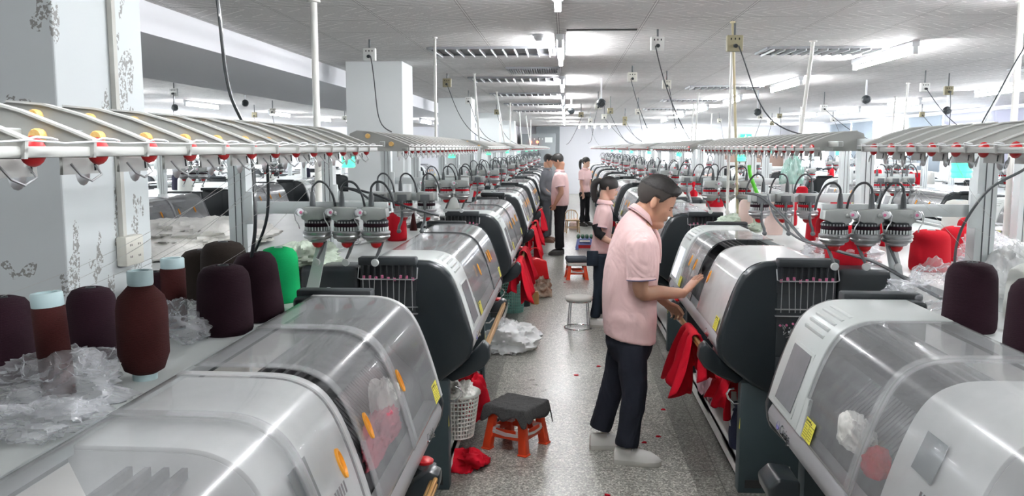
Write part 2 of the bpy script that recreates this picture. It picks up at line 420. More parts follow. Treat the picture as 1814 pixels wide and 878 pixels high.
# window frames with mullions and glass
M_frame = mat('white_window_frame', (0.8, 0.82, 0.84), 0.4)
M_pane = bpy.data.materials.new('window_glass'); M_pane.use_nodes = True
nt, N, L = nodes_of(M_pane); tr = N.new('ShaderNodeBsdfTransparent'); gl = N.new('ShaderNodeBsdfGlossy'); gl.inputs['Roughness'].default_value = 0.02
mx = N.new('ShaderNodeMixShader'); mx.inputs['Fac'].default_value = 0.06
L.new(tr.outputs[0], mx.inputs[1]); L.new(gl.outputs[0], mx.inputs[2]); L.new(mx.outputs[0], N['Material Output'].inputs['Surface'])
M_blind = mat('blue_grey_blind', (0.50, 0.58, 0.66), 0.8)
M_blind2 = mat('lilac_grey_blind', (0.56, 0.57, 0.70), 0.8)
wn = 1
for axis, pos, H in [('x', X1 + 0.1, RW), ('y', YF + 0.1, FW), ('x', X0 - 0.1, LW)]:
    for (a, b_, z0, z1) in H:
        fr = MB(); gp = MB()
        n = max(2, int((b_ - a) / 1.0))
        for i in range(n + 1):
            p = a + (b_ - a) * i / n
            if axis == 'x': fr.span(pos - 0.03, pos + 0.03, p - 0.025, p + 0.025, z0, z1, M_frame)
            else: fr.span(p - 0.025, p + 0.025, pos - 0.03, pos + 0.03, z0, z1, M_frame)
        for z in (z0 + 0.02, z1 - 0.02):
            if axis == 'x': fr.span(pos - 0.03, pos + 0.03, a, b_, z - 0.02, z + 0.02, M_frame)
            else: fr.span(a, b_, pos - 0.03, pos + 0.03, z - 0.02, z + 0.02, M_frame)
        if axis == 'x': gp.span(pos - 0.003, pos + 0.003, a, b_, z0, z1, M_pane)
        else: gp.span(a, b_, pos - 0.003, pos + 0.003, z0, z1, M_pane)
        f = structure(fr.build(f'window_{wn}', smooth=0)); g = gp.build('pane', f, smooth=0); wn += 1
# blinds hung inside the right-hand windows
def blind(y0, y1, zlow, m, label):
    o = empty('roller_blind', (X1 - 0.05, (y0 + y1) / 2, 2.68), 0, label, 'blind', 'roller blinds on the window wall')
    mb = MB(); n = 14; vs = []; 
    for i in range(n + 1):
        y = (y1 - y0) * (i / n - 0.5); vs += [(0.006 * math.sin(i * 1.3), y, 0.0), (0.012 * math.sin(i * 1.3 + 1), y, zlow - 2.68)]
    mb.add(vs, [(2 * i, 2 * i + 2, 2 * i + 3, 2 * i + 1) for i in range(n)], m)
    w = mb.build('blind_fabric', o); s = w.modifiers.new('thickness', 'SOLIDIFY'); s.thickness = 0.004
    MB().cyl((0, -(y1 - y0) / 2, 0), (0, (y1 - y0) / 2, 0), 0.022, M_frame).build('roller', o)
    MB().span(-0.008, 0.008, -(y1 - y0) / 2, (y1 - y0) / 2, zlow - 2.69, zlow - 2.665, M_frame).build('bottom_bar', o)
blind(13.0, 16.4, 1.3, M_blind2, 'lilac-grey roller blind pulled down, nearest the camera of the blinds on the window wall')
blind(16.9, 18.5, 1.3, M_blind2, 'lilac-grey roller blind pulled down beside the bright open window')
blind(18.5, 20.9, 2.42, M_blind2, 'short raised blind with bright uncovered window below it')
blind(21.0, 23.0, 1.3, M_blind, 'blue-grey roller blind pulled down just beyond the bright open window')
blind(25.6, 27.4, 1.3, M_blind, 'blue-grey roller blind, first of the far pair on the window wall')
blind(27.55, 29.6, 1.3, M_blind, 'blue-grey roller blind, second of the far pair on the window wall')

structure(MB().span(0.0, 0.52, 6.42, 6.47, ZC - 0.006, ZC, M_grout).build('dark_ceiling_slot', smooth=0))  # flat dark strip painted in for a narrow dark gap in the ceiling
# pillars with chipped plaster, soffit beside them
def plaster_mat(name, col, amount):
    m = mat(name, col, 0.6); nt, N, L = nodes_of(m); b = N['Principled BSDF']
    tc = N.new('ShaderNodeTexCoord'); n1 = N.new('ShaderNodeTexNoise'); n1.inputs['Scale'].default_value = 3.2; n1.inputs['Detail'].default_value = 3
    mp = N.new('ShaderNodeMapping'); mp.inputs['Scale'].default_value = (1, 2.2, 0.8); L.new(tc.outputs['Object'], mp.inputs['Vector']); L.new(mp.outputs[0], n1.inputs['Vector'])
    n2 = N.new('ShaderNodeTexNoise'); n2.inputs['Scale'].default_value = 90; n2.inputs['Detail'].default_value = 4; L.new(tc.outputs['Object'], n2.inputs['Vector'])
    g1 = N.new('ShaderNodeMath'); g1.operation = 'GREATER_THAN'; g1.inputs[1].default_value = amount; L.new(n1.outputs['Fac'], g1.inputs[0])
    g2 = N.new('ShaderNodeMath'); g2.operation = 'GREATER_THAN'; g2.inputs[1].default_value = 0.5; L.new(n2.outputs['Fac'], g2.inputs[0])
    mm = N.new('ShaderNodeMath'); mm.operation = 'MULTIPLY'; L.new(g1.outputs[0], mm.inputs[0]); L.new(g2.outputs[0], mm.inputs[1])
    mx = N.new('ShaderNodeMix'); mx.data_type = 'RGBA'; mx.inputs[6].default_value = (*col, 1); mx.inputs[7].default_value = (0.28, 0.28, 0.27, 1)
    L.new(mm.outputs[0], mx.inputs[0]); L.new(mx.outputs[2], b.inputs['Base Color'])
    return m
M_chip = plaster_mat('chipped_plaster', (0.64, 0.68, 0.69), 0.585)
for i, y in enumerate((2.69, 8.60, 14.88, 21.2, 27.5)):
    p = MB().span(-2.23, -1.65, y, y + 0.58, 0, ZC, M_chip if i == 0 else M_pillar).build('pillar', smooth=0, bevel=0.006)
    structure(p)
structure(MB().span(-4.1, -2.5, YB, YF, 2.56, ZC - 0.001, M_wallw).build('beam_soffit', smooth=0))
structure(MB().span(-3.4, -1.95, YF - 1.5, YF, 0, ZC, M_wallw).build('wall_far_pier', smooth=0))
# dark-grey recess with the electrical cabinet at the far end
M_dgrey = mat('grey_painted_wall', (0.22, 0.24, 0.25), 0.6)
structure(MB().span(-1.2, -0.25, YF - 0.35, YF - 0.02, 0, ZC, M_dgrey).build('wall_far_recess', smooth=0))
cb = empty('electrical_cabinet', (-0.95, YF - 0.56, 0), 0, 'tall grey electrical cabinet with red indicator lamps against the far wall', 'cabinet')
mb = MB().span(-0.85, 0.55, -0.2, 0.15, 0.1, 2.45, mat('grey_steel', (0.20, 0.22, 0.23), 0.45)); mb.build('body', cb, bevel=0.01)
MB().span(-0.15, -0.13, -0.215, -0.2, 0.2, 2.3, M_grout).build('door_gap', cb)
MB().span(0.12, 0.42, -0.215, -0.2, 2.1, 2.3, M_panel).build('notice', cb)
for x_, m_ in ((-0.45, M_redlit), (-0.18, M_redlit)):
    MB().cyl((x_, -0.2, 2.12), (x_, -0.26, 2.12), 0.05, m_).build('indicator_lamp', cb)
for x_ in (-0.5, -0.3, -0.1, 0.02): MB().cyl((x_, -0.2, 2.24), (x_, -0.23, 2.24), 0.025, M_panel).build('indicator_lamp', cb)
MB().span(0.18, 0.22, -0.24, -0.2, 1.3, 1.6, M_black).build('handle', cb)
# green exit sign and brown shutter on the far wall
ex = empty('exit_sign', (7.25, YF - 0.06, 2.34), 0, 'green lit exit sign high on the far wall', 'sign')
MB().span(-0.22, 0.22, -0.03, 0.03, -0.09, 0.09, mat('green_lit_sign', (0.02, 0.3, 0.1), 0.4, emit=(0.03, 0.6, 0.2), estr=1.1)).build('sign_box', ex)
mb = MB(); W_ = mat('white_lit_pictogram', (0.9, 1, 0.9), 0.5, emit=(0.7, 1, 0.8), estr=1.2)
mb.ball((-0.02, -0.035, 0.05), 0.014, W_); mb.bar((-0.02, -0.035, 0.035), (-0.05, -0.035, -0.01), 0.01, 0.018, W_); mb.bar((-0.05, -0.035, -0.01), (-0.0, -0.035, -0.06), 0.01, 0.014, W_)
mb.bar((-0.05, -0.035, -0.01), (-0.1, -0.035, -0.05), 0.01, 0.014, W_); mb.bar((-0.03, -0.035, 0.03), (0.03, -0.035, 0.01), 0.01, 0.012, W_); mb.bar((0.08, -0.035, 0.0), (0.17, -0.035, 0.0), 0.01, 0.02, W_)
mb.build('pictogram', ex)
tag(MB().span(6.3, 8.9, YF - 0.05, YF - 0.01, 1.0, 2.2, mat('brown_shutter', (0.33, 0.22, 0.17), 0.6)).build('shutter_panel'), 'brown panel on the far wall under the green exit sign', 'panel')
# ------------------------------------------------------------------ fluorescent lamps and other things at the ceiling
def make_lamp():
    t = empty('ceiling_tube_lamp', (0, 0, 0))
    MB().span(-0.03, 0.03, -0.75, 0.75, -0.045, 0, M_frame).build('batten', t, bevel=0.004)
    MB().cyl((0, -0.72, -0.085), (0, 0.72, -0.085), 0.017, M_tube, 10).build('tube', t)
    for y in (-0.73, 0.73): MB().span(-0.018, 0.018, y - 0.015, y + 0.015, -0.105, -0.04, M_frame).build('tube_holder', t)
    return t
lamp0 = make_lamp(); lamp_tree = tree_of(lamp0); first = True
def row_name(x):
    return {-0.05: 'over the aisle', 2.85: 'over the window-side machines', 6.2: 'near the window wall', -3.3: 'over the pillar side', -6.9: 'beyond the pillars', -10: 'near the far left windows'}[x]
lamps = [(-0.05, [-2.6, 0.7, 4.2, 7.4, 11.2, 14.6, 18.0, 21.4, 24.8, 28.2]), (2.85, [1.2, 4.6, 8.0, 11.4, 14.95, 18.2, 21.6, 25]), (6.2, [2.4, 5.8, 9.2, 12.7, 16.2, 19.3, 22.4, 26]),
         (-3.3, [20.0, 23.5, 27, 30.5]), (-6.9, [2, 5.6, 9, 12.4, 15.9, 20.3, 24, 28]), (-10, [9, 13, 17, 21, 26])]
for x, ys in lamps:
    for i, y in enumerate(ys):
        o = lamp0 if first else copy_tree(lamp0, None, lamp_tree); first = False
        z = ZC if x != -3.3 else 2.559
        o.location = (x, y, z - 0.0005)
        tag(o, f'{ORD[i]} tube lamp from the camera in the line {row_name(x)}', 'lamp', 'fluorescent tube lamps on the ceiling')
# four tubes side by side near the far wall
cl = []
for i in range(5):
    o = copy_tree(lamp0, None, lamp_tree); o.location = (0.5 + 0.28 * i, 31.6, 2.72)
    tag(o, 'one of the tightly grouped bright tube lamps hanging before the far wall', 'lamp', 'tube lamps clustered before the far wall')

M_grille = mat('grey_grille_metal', (0.34, 0.35, 0.37), 0.4, 0.5)
def grille(x0, x1, y0, y1, n, label, cat='ceiling vent', dark=M_grout):
    o = empty('ceiling_vent', ((x0 + x1) / 2, (y0 + y1) / 2, ZC), 0, label, cat, 'grilles let into the ceiling')
    w, d = x1 - x0, y1 - y0
    MB().span(-w / 2, w / 2, -d / 2, d / 2, -0.004, -0.001, mat('vent_shadow_metal', (0.12, 0.12, 0.125), 0.5)).build('backing', o)
    mb = MB(); 
    for s in (-1, 1):
        mb.span(-w / 2, w / 2, s * d / 2 - 0.015, s * d / 2 + 0.015, -0.02, 0, M_grille); mb.span(s * w / 2 - 0.015, s * w / 2 + 0.015, -d / 2, d / 2, -0.02, 0, M_grille)
    mb.build('frame', o)
    sl = MB().span(-0.004 if n < 15 else -0.008, 0.004 if n < 15 else 0.008, -d / 2, d / 2, -0.035, -0.003, M_frame if n < 15 else M_grille).build('slat', o)
    for i in range(n):
        s_ = sl if i == 0 else sl.copy()
        if i: C.objects.link(s_); s_.parent = o
        s_.location.x = -w / 2 + w * (i + 0.5) / n
yy = [7.45, 10.55, 13.6, 16.7, 19.8]
for i, y in enumerate(yy):
    grille(-1.2, -0.1, y, y + 0.55, 11, f'{ORD[i]} louvred light tray from the camera beside the lamp line over the aisle')
for i, y in enumerate((7.6, 12.2, 15.5, 19)):
    grille(1.75, 2.75, y, y + 0.5, 11, f'{ORD[i]} louvred light tray from the camera over the window-side machines')
grille(-0.64, -0.08, 9.3, 9.85, 22, 'small slotted air vent in the ceiling left of the aisle lamps')
grille(4.9, 6.0, 9.4, 9.9, 11, 'louvred light tray near the window wall')
o = empty('smoke_detector', (-0.2, 6.7, ZC), 0, 'round white smoke detector on the ceiling over the aisle', 'smoke detector')
MB().lathe([(0.001, -0.05), (0.03, -0.05), (0.05, -0.03), (0.055, 0)], M_frame).build('body', o)
MB().lathe([(0.06, -0.012), (0.065, 0)], M_frame).build('base', o)

M_sock = mat('ivory_plastic', (0.68, 0.67, 0.60), 0.45); M_sockw = mat('white_socket_plastic', (0.82, 0.83, 0.80), 0.4); M_sockd = mat('aged_tan_plastic', (0.30, 0.27, 0.17), 0.5)
def socket_box(x, y, zb, cable_to, m, label, d=0.10, rz=0.0, sag=0.15):
    """a socket box hanging on a rod; its cable is a thing of its own"""
    h = ZC - zb
    o = empty('hanging_socket', (x, y, ZC), rz, label, 'power socket', 'power sockets hanging from the ceiling')
    MB().cyl((0, 0, 0), (0, 0, -h + d * 0.4), 0.008, M_plug, 8).build('rod', o)
    MB().span(-d / 2, d / 2, -0.025, 0.025, -h - d / 2, -h + d / 2, m).build('box', o, bevel=0.006)
    mb = MB()
    for sx in (-0.25, 0.0, 0.25): mb.span(sx * d - 0.004, sx * d + 0.004, -0.0265, -0.024, -h + 0.2 * d, -h + 0.33 * d, M_grout)
    mb.build('socket_holes', o)
    if cable_to:
        MB().cyl((0, -0.02, -h - 0.15 * d), (0, -0.055, -h - 0.2 * d), 0.014, M_black, 10).build('plug', o)
        a = Vector((x, y - 0.055, zb - 0.2 * d)); b = Vector(cable_to); pts = []
        for i in range(15):
            t = i / 14; p = a.lerp(b, t); p.z -= sag * math.sin(math.pi * t) * (1 if i else 0); p.x += 0.02 * math.sin(5 * t + x * 7); pts.append(p)
        w = MB().tube(pts, 0.0045, M_cable, 6).build('power_cable')
        tag(w, 'dark cable from the ' + ' '.join(label.split()[:12]), 'cable', 'cables hanging from the ceiling sockets')
socket_box(-1.587, 6.9, 2.63, (-1.3, 6.3, 2.0), M_sockw, 'white power socket box hanging in front of the second pillar')
socket_box(0.672, 6.45, 2.645, (0.98, 6.8, 1.95), M_sockw, 'white power socket box hanging nearest above the aisle, with a red switch')
socket_box(1.165, 6.09, 2.6, (1.5, 5.5, 1.96), M_sockd, 'tan power socket box beside the thin yellow pole', d=0.11)
socket_box(0.705, 9.25, 2.63, (1.0, 9.6, 1.95), M_sock, 'plain ivory socket box above the aisle behind the nearest white one')
socket_box(1.144, 9.9, 2.6, (1.5, 10.5, 1.9), M_sock, 'ivory power socket box right of the plain ivory one')
socket_box(-1.397, 10.05, 2.64, (-0.9, 10.1, 1.95), M_sockd, 'tan power socket box hanging between the second and third pillars')
socket_box(4.05, 10.0, 2.56, (4.6, 9.3, 1.95), M_sockw, 'white power socket box above the back-to-back machine rows')
socket_box(4.484, 10.4, 2.55, (4.4, 10.2, 1.95), M_sockd, 'dark tan power socket box beside the white one above the back rows')
socket_box(4.03, 13.7, 2.5, (4.9, 12.5, 1.9), M_sockw, 'white power socket box farther along above the back rows')
socket_box(-5.1, 10.9, 2.6, (-5.1, 10.9, 1.95), M_sockw, 'bright white socket box hanging beyond the near pillar')
socket_box(-1.48, 13.0, 2.6, (-1.0, 12.8, 1.95), M_sockw, 'white socket box hanging in front of the third pillar')
socket_box(-1.39, 17.2, 2.6, (-0.95, 16.8, 1.95), M_sockd, 'small tan socket box hanging past the third pillar')
k = 0
for (x, y) in [(0.5, 13.4), (0.75, 14.6), (1.25, 15), (0.3, 17), (0.8, 18), (1.3, 19), (0.6, 21), (1.5, 22), (3.9, 17.5), (4.6, 18.8), (3.8, 21.5), (5.2, 22), (-5.4, 15.5), (-6.3, 17), (-5.1, 19.5), (7.1, 17.6), (6.4, 21)]:
    socket_box(x, y, 2.5 + 0.08 * random.random(), (x + random.uniform(-0.4, 1.0), y - random.uniform(-0.3, 1.5), 1.95), M_sockd if k % 2 else M_sock,
               'small socket box hanging far down the hall among similar ones'); k += 1

def hanging_fan(x, y, z, label, rz=0.0):
    o = empty('hanging_fan', (x, y, z), rz, label, 'fan', 'small black hanging fans')
    h = ZC - z
    MB().span(-0.010, 0.010, -0.005, 0.005, 0.04, h, M_frame).build('bracket', o)
    MB().lathe([(0.01, -0.04), (0.04, -0.038), (0.055, -0.015), (0.055, 0.015), (0.035, 0.04), (0.01, 0.042)], M_black, 20, axis=(0.3, -1, -0.4)).build('housing', o)
    mb = MB(); ax = Vector((0.3, -1, -0.4)).normalized(); q = Vector((0, 0, 1)).rotation_difference(ax).to_matrix()
    for r_ in (0.015, 0.03, 0.042, 0.053):
        pts = [q @ Vector((r_ * math.cos(a * math.pi / 10), r_ * math.sin(a * math.pi / 10), 0.046 - r_ * 0.3)) for a in range(21)]
        mb.tube(pts, 0.002, M_plug, 5, cap=False)
    mb.build('guard', o)
hanging_fan(0.44, 10.8, 2.44, 'small black hanging fan on a white bracket over the aisle')
hanging_fan(0.09, 14.5, 2.5, 'small black hanging fan over the middle of the aisle')
hanging_fan(3.85, 11.3, 2.5, 'black hanging fan above the machine rows beside the windows')
hanging_fan(2.9, 13.2, 2.42, 'small round black fan beyond the yellow pole')
hanging_fan(5.3, 12.3, 2.4, 'black hanging fan in front of the bright open window')
hanging_fan(-5.3, 13.9, 2.62, 'black hanging fan tilted under the ceiling beyond the near pillar')
hanging_fan(-6.5, 13.9, 2.55, 'black hanging fan below the bright white socket box')
hanging_fan(-4.9, 16.6, 2.5, 'black hanging fan seen beside the near white pole')

# thin white poles from ceiling to machines
M_pole = mat('white_pipe', (0.78, 0.78, 0.75), 0.45, var=(8, (0.68, 0.66, 0.6), 0.5))
def pole(a, b, r, label, m=M_pole):
    o = empty('ceiling_pole', b, 0, label, 'pole', 'white poles running up to the ceiling'); d = Vector(a) - Vector(b)
    MB().tube([(0, 0, 0), d], r, m, 12).build('pipe', o)
    MB().lathe([(r * 1.9, -0.012), (r * 1.9, 0)], m, 16, c=d).build('ceiling_collar', o)
pole((-1.50, 5.08, ZC), (-1.50, 5.08, 1.22), 0.021, 'thick white conduit pole, nearest beside the pillars')
pole((-1.04, 6.8, ZC), (-1.04, 6.8, 1.95), 0.011, 'thin white pole in front of the second pillar')
for i in range(1, 7): pole((-1.08, 6.8 + 3.27 * i, ZC), (-1.08 + 0.06 * (i % 3), 6.8 + 3.27 * i, 1.95), 0.012, f'{ORD[i]} thin white pole along the pillar-side machine row')
pole((2.01, 7.2, ZC), (1.93, 7.2, 1.9), 0.016, 'thin white pole right of the yellow pole, leaning slightly')
pole((2.70, 5.35, ZC), (2.70, 5.35, 1.22), 0.019, 'thick white pole nearest the camera at the window side')
pole((1.32, 7.0, 2.75), (1.32, 7.0, 1.22), 0.012, 'thin white pole just beside the yellow pole')
pole((1.149, 6.09, ZC), (1.47, 7.3, 1.235), 0.010, 'thin yellow-beige pole beside the tan socket box', mat('yellowed_pipe', (0.66, 0.58, 0.38), 0.5))
for i, (x, y) in enumerate([(4.6, 11.9), (2.1, 13.8), (5.6, 15.0), (2.5, 17), (5.0, 18.6), (3.7, 22)]): pole((x, y, ZC), (x - 0.04, y, 1.9), 0.014, f'{ORD[i]} of the distant thin white poles standing among the window-side rows')

# long black cables
def cable(pts, r, label, m=M_black):
    c = smooth_curve(pts, 8); tag(MB().tube(c, r, m, 7).build('power_cable'), label, 'cable')
cable([(-1.3, 3.1, 2.75), (-1.27, 3.1, 2.4), (-1.25, 3.12, 2.1), (-1.19, 3.15, 1.9), (-1.16, 3.1, 1.6), (-1.21, 3.12, 1.36), (-1.18, 3.05, 1.235)], 0.007, 'thick black cable hanging from the ceiling beside the near pillar')
cable([(-1.12, 3.13, 1.9), (-1.15, 3.2, 1.62), (-1.27, 3.3, 1.4), (-1.3, 3.3, 1.24)], 0.006, 'black cable dropping from the near rack behind the brown yarn cones')
cable([(2.75, 5.0, 2.75), (2.55, 5.0, 2.42), (2.35, 4.85, 2.15), (2.2, 4.7, 1.98), (2.18, 4.7, 1.9)], 0.009, 'thick black cable slanting down at the window side of the near rack')
cable([(1.88, 3.66, 1.86), (1.9, 3.64, 1.8), (1.78, 3.7, 1.7), (1.72, 3.8, 1.5), (1.72, 3.8, 1.3), (1.80, 3.8, 1.225)], 0.006, 'grey cable looping below the near window-side rack', M_plug)

# ------------------------------------------------------------------ the flat knitting machine
L_M = 2.2
COVER = smooth_curve([(-0.012, 0.868), (-0.034, 0.95), (-0.058, 1.03), (-0.086, 1.11), (-0.118, 1.18), (-0.155, 1.228), (-0.205, 1.258), (-0.27, 1.272), (-0.40, 1.274), (-0.535, 1.274)], 4)
COVER = [(p.x, p.y) for p in COVER]
CAP = [(-0.002, 0.79), (0.004, 0.85), (-0.022, 0.95), (-0.05, 1.04), (-0.088, 1.145), (-0.118, 1.205), (-0.165, 1.252), (-0.23, 1.279), (-0.33, 1.284), (-0.60, 1.284), (-0.60, 0.60), (-0.36, 0.565), (-0.29, 0.562), (-0.19, 0.61), (-0.06, 0.71), (-0.015, 0.755)]
def at_curve(z):
    for (a, b) in zip(COVER, COVER[1:]):
        if a[1] <= z <= b[1]:
            t = (z - a[1]) / max(b[1] - a[1], 1e-6); return a[0] + (b[0] - a[0]) * t
    return COVER[-1][0]
def slope_frame(z):
    x = at_curve(z); x2 = at_curve(z + 0.03); t = Vector((x2 - x, 0, 0.03)).normalized()   # up along the slope
    n = Vector((t.z, 0, -t.x))                                                           # outward
    return Vector((x, 0, z)), t, n

def slope_quad(mb, y0, y1, za, zb, off, thick, m, skew=0.0):
    p0, t, n = slope_frame(za); p1, t1, n1 = slope_frame(zb)
    a = p0 + n * off; b = p1 + n1 * off; q = [Vector((a.x, y0, a.z)), Vector((a.x, y1, a.z)), Vector((b.x, y1 + skew, b.z)), Vector((b.x, y0 + skew, b.z))]
    vs = q + [v + n * thick for v in q]
    return mb.add(vs, [(0, 1, 2, 3), (4, 7, 6, 5), (0, 4, 5, 1), (1, 5, 6, 2), (2, 6, 7, 3), (3, 7, 4, 0)], m)

def slope_text(body, y, z, size, m, parent, name, depth=0.0012, off=0.004, flip=1):
    cu = bpy.data.curves.new(name, 'FONT'); cu.body = body; cu.size = size; cu.extrude = depth; cu.align_x = 'LEFT'; cu.align_y = 'CENTER'
    cu.materials.append(m)
    p, t, n = slope_frame(z); right = Vector((0, 1, 0)) 
    if n.cross(t).y > 0: right = Vector((0, 1, 0))
    Mx = Matrix((right, t, right.cross(t))).transposed().to_4x4(); Mx.translation = Vector((p.x, y, p.z)) + n * off
    tmp = bpy.data.objects.new('tmp_text', cu); C.objects.link(tmp)
    dg = bpy.context.evaluated_depsgraph_get(); me = bpy.data.meshes.new_from_object(tmp.evaluated_get(dg)); bpy.data.objects.remove(tmp)
    me.transform(Mx); me.name = name
    o = bpy.data.objects.new(name, me); C.objects.link(o); o.parent = parent
    return o

def make_machine(doors=((0.45, 1.25), (1.15, 2.15)), handles=(1.05, 1.35, 1.75), lit=False, carriage=None, frosted=(), detail=True, face=1, panel=True, rodset=True, clear=False):
    root = empty('knitting_machine')
    # cabinet legs
    for y in (0.03, L_M - 0.12):
        l = MB().span(-0.80, -0.135, y, y + 0.09, 0, 0.62, M_cabinet).build('cabinet_leg', root, bevel=0.004)
        MB().span(-0.26, -0.17, y - 0.003, y + 0.093, 0.03, 0.075, M_grout).build('foot_vent', l)
    mb = MB().span(-0.80, -0.15, 0.12, L_M - 0.12, 0.10, 0.125, M_shelf).span(-0.165, -0.15, 0.12, L_M - 0.12, 0.05, 0.125, M_shelf); mb.build('lower_shelf', root)
    MB().span(-0.82, -0.80, 0.03, L_M - 0.03, 0.0, 1.19, M_shelf).build('back_panel', root)
    mb = MB(); mb.add([(-0.22, 0.12, 0.60), (-0.22, L_M - 0.12, 0.60), (-0.78, L_M - 0.12, 0.22), (-0.78, 0.12, 0.22), (-0.22, 0.12, 0.605), (-0.22, L_M - 0.12, 0.605), (-0.78, L_M - 0.12, 0.225), (-0.78, 0.12, 0.225)],
           [(0, 1, 2, 3), (4, 7, 6, 5), (0, 4, 5, 1), (1, 5, 6, 2), (2, 6, 7, 3), (3, 7, 4, 0)], M_shelf); mb.build('fabric_chute', root)
    # end caps
    for y0, y1 in ((0.0, 0.075), (L_M - 0.075, L_M)):
        cap = MB().prism(CAP, y0, y1, M_black).build('end_cap', root, bevel=0.022, seg=4, smooth=60)
        near = y0 == 0.0; ys = y0 - 0.002 if near else y1 + 0.002; sg = -1 if near else 1
        MB().span(-0.60, -0.30, ys, ys + sg * 0.004, 0.78, 1.24, M_blackm).build('service_door', cap, bevel=0.0015)
        MB().span(-0.56, -0.30, ys, ys + sg * 0.009, 0.66, 0.775, M_blackm).build('lower_hatch', cap, bevel=0.003)
        if near == (face == 1): MB().span(-0.93, -0.605, (y0 - 0.02 if near else L_M - 0.2), (0.2 if near else y1 + 0.02), 0.70, 1.25, M_black).build('rear_housing', root, bevel=0.03, seg=3, smooth=60)
        # yarn tensioner block on the cap
        yb0, yb1 = (y0 - 0.055, y0 + 0.02) if near else (y1 - 0.02, y1 + 0.055)
        tb = MB().span(-0.60, -0.29, min(yb0, yb1), max(yb0, yb1), 1.262, 1.305, M_blackm).build('tensioner_bar', root, bevel=0.008)
        if detail:
            bk = MB().span(-0.595, -0.295, ys, ys + sg * 0.012, 1.12, 1.265, M_blackm)
            yc = ys + sg * 0.03
            for i in range(9):
                x = -0.58 + 0.033 * i
                bk.tube([(x, yc, 1.265), (x, yc, 1.20)], 0.006, M_black, 6)
            bk.build('finger_block', tb)
            rd = MB(); py = MB(); rnd = random.Random(5)
            for i in range(9):
                x = -0.58 + 0.033 * i; dx = rnd.uniform(-0.012, 0.012)
                rd.tube([(x, yc, 1.22), (x + dx, yc + sg * 0.004, 1.02)], 0.0022, M_steel, 6)
                py.lathe([(0.003, -0.008), (0.007, -0.008), (0.007, 0.008), (0.003, 0.008)], M_pink, 8, c=(x + 0.008, yc + sg * 0.008, 1.195 + rnd.uniform(-0.008, 0.008)))
                py.lathe([(0.003, -0.006), (0.006, -0.006), (0.006, 0.006), (0.003, 0.006)], M_pink, 8, c=(x, ys + sg * 0.02, 0.955 + rnd.uniform(-0.006, 0.006)), axis=(0, 1, 0))
            rd.build('tension_rods', tb); py.build('ceramic_eyelets', tb)
            MB().tube([(-0.285, yc, 1.25), (-0.285, yc + sg * 0.025, 1.195), (-0.30, yc + sg * 0.028, 1.19), (-0.585, yc + sg * 0.028, 1.19), (-0.60, yc + sg * 0.025, 1.195), (-0.60, yc, 1.25)], 0.0035, M_steel, 6).build('wire_guide', tb)
            ck = MB().span(-0.59, -0.29, ys, ys + sg * 0.01, 1.03, 1.036, M_steel).span(-0.59, -0.29, ys, ys + sg * 0.02, 0.995, 1.0, M_steel)
            for i in range(26):
                x = rnd.uniform(-0.585, -0.33); z = rnd.uniform(0.885, 0.955)
                ck.tube([(x, ys + sg * 0.008, z), (x + rnd.uniform(-0.02, 0.02), ys + sg * rnd.uniform(0.01, 0.035), z + rnd.uniform(-0.02, 0.02))], rnd.uniform(0.002, 0.006), M_chrome if i % 2 else M_steel, 6)
            ck.build('yarn_clips', tb)
    # front rail, trough and bed
    NR = [(-0.014, 0.868), (-0.003, 0.845), (0.002, 0.825), (-0.004, 0.79), (-0.03, 0.765), (-0.07, 0.755), (-0.07, 0.868)]
    nr = MB().prism(NR, 0.06, L_M - 0.06, M_silver).build('front_rail', root, bevel=0.004)
    MB().span(-0.026, -0.012, 0.08, L_M - 0.08, 0.868, 0.876, M_steel).build('cover_track', nr)
    MB().prism([(-0.05, 0.775), (-0.30, 0.585), (-0.55, 0.585), (-0.55, 0.83), (-0.07, 0.83)], 0.06, L_M - 0.06, M_shelf).build('take_down_trough', root)
    MB().span(-0.60, -0.57, 0.3, L_M - 0.3, 0.565, 0.58, M_led).build('work_light', root)
    bed = MB().prism([(-0.075, 0.87), (-0.10, 0.98), (-0.22, 1.10), (-0.27, 1.10), (-0.30, 1.06), (-0.50, 1.14), (-0.54, 1.10), (-0.54, 0.84), (-0.075, 0.83)], 0.07, L_M - 0.07, M_inner).build('needle_bed', root)
    if detail:
        mb = MB()
        for i in range(60):
            y = 0.55 + i * 0.024; mb.add([(-0.101, y, 0.984), (-0.101, y + 0.008, 0.984), (-0.218, y + 0.008, 1.103), (-0.218, y, 1.103), (-0.103, y, 0.978), (-0.103, y + 0.008, 0.978), (-0.22, y + 0.008, 1.097), (-0.22, y, 1.097)], [(0, 1, 2, 3), (4, 7, 6, 5), (0, 4, 5, 1), (1, 5, 6, 2), (2, 6, 7, 3), (3, 7, 4, 0)], M_inner)
        mb.build('needle_row', bed)
    mb = MB()
    for x, z in ((-0.30, 1.20), (-0.34, 1.20), (-0.38, 1.20), (-0.42, 1.20)): mb.span(x - 0.006, x + 0.006, 0.15, L_M - 0.15, z - 0.012, z + 0.012, M_inner)
    mb.build('carriage_rails', bed)
    # rear deck between cover and worktop
    d0, d1 = (0.17, L_M + 0.28) if face == 1 else (-0.28, L_M - 0.17)
    mb = MB().span(-0.556, -0.54, d0, d1, 1.235, 1.268, M_alu).span(-0.600, -0.590, d0, d1, 1.22, 1.246, M_alu).span(-0.600, -0.56, d0, d1, 1.215, 1.238, M_alu).span(-0.561, -0.555, d0, d1, 1.215, 1.240, M_plug)
    mb.build('deck_rail', root, bevel=0.002)
    MB().span(-0.94, -0.596, d0 + (0.05 if face == 1 else 0), d1 - (0.05 if face == -1 else 0), 1.195, 1.22, M_table).build('rear_deck', root)
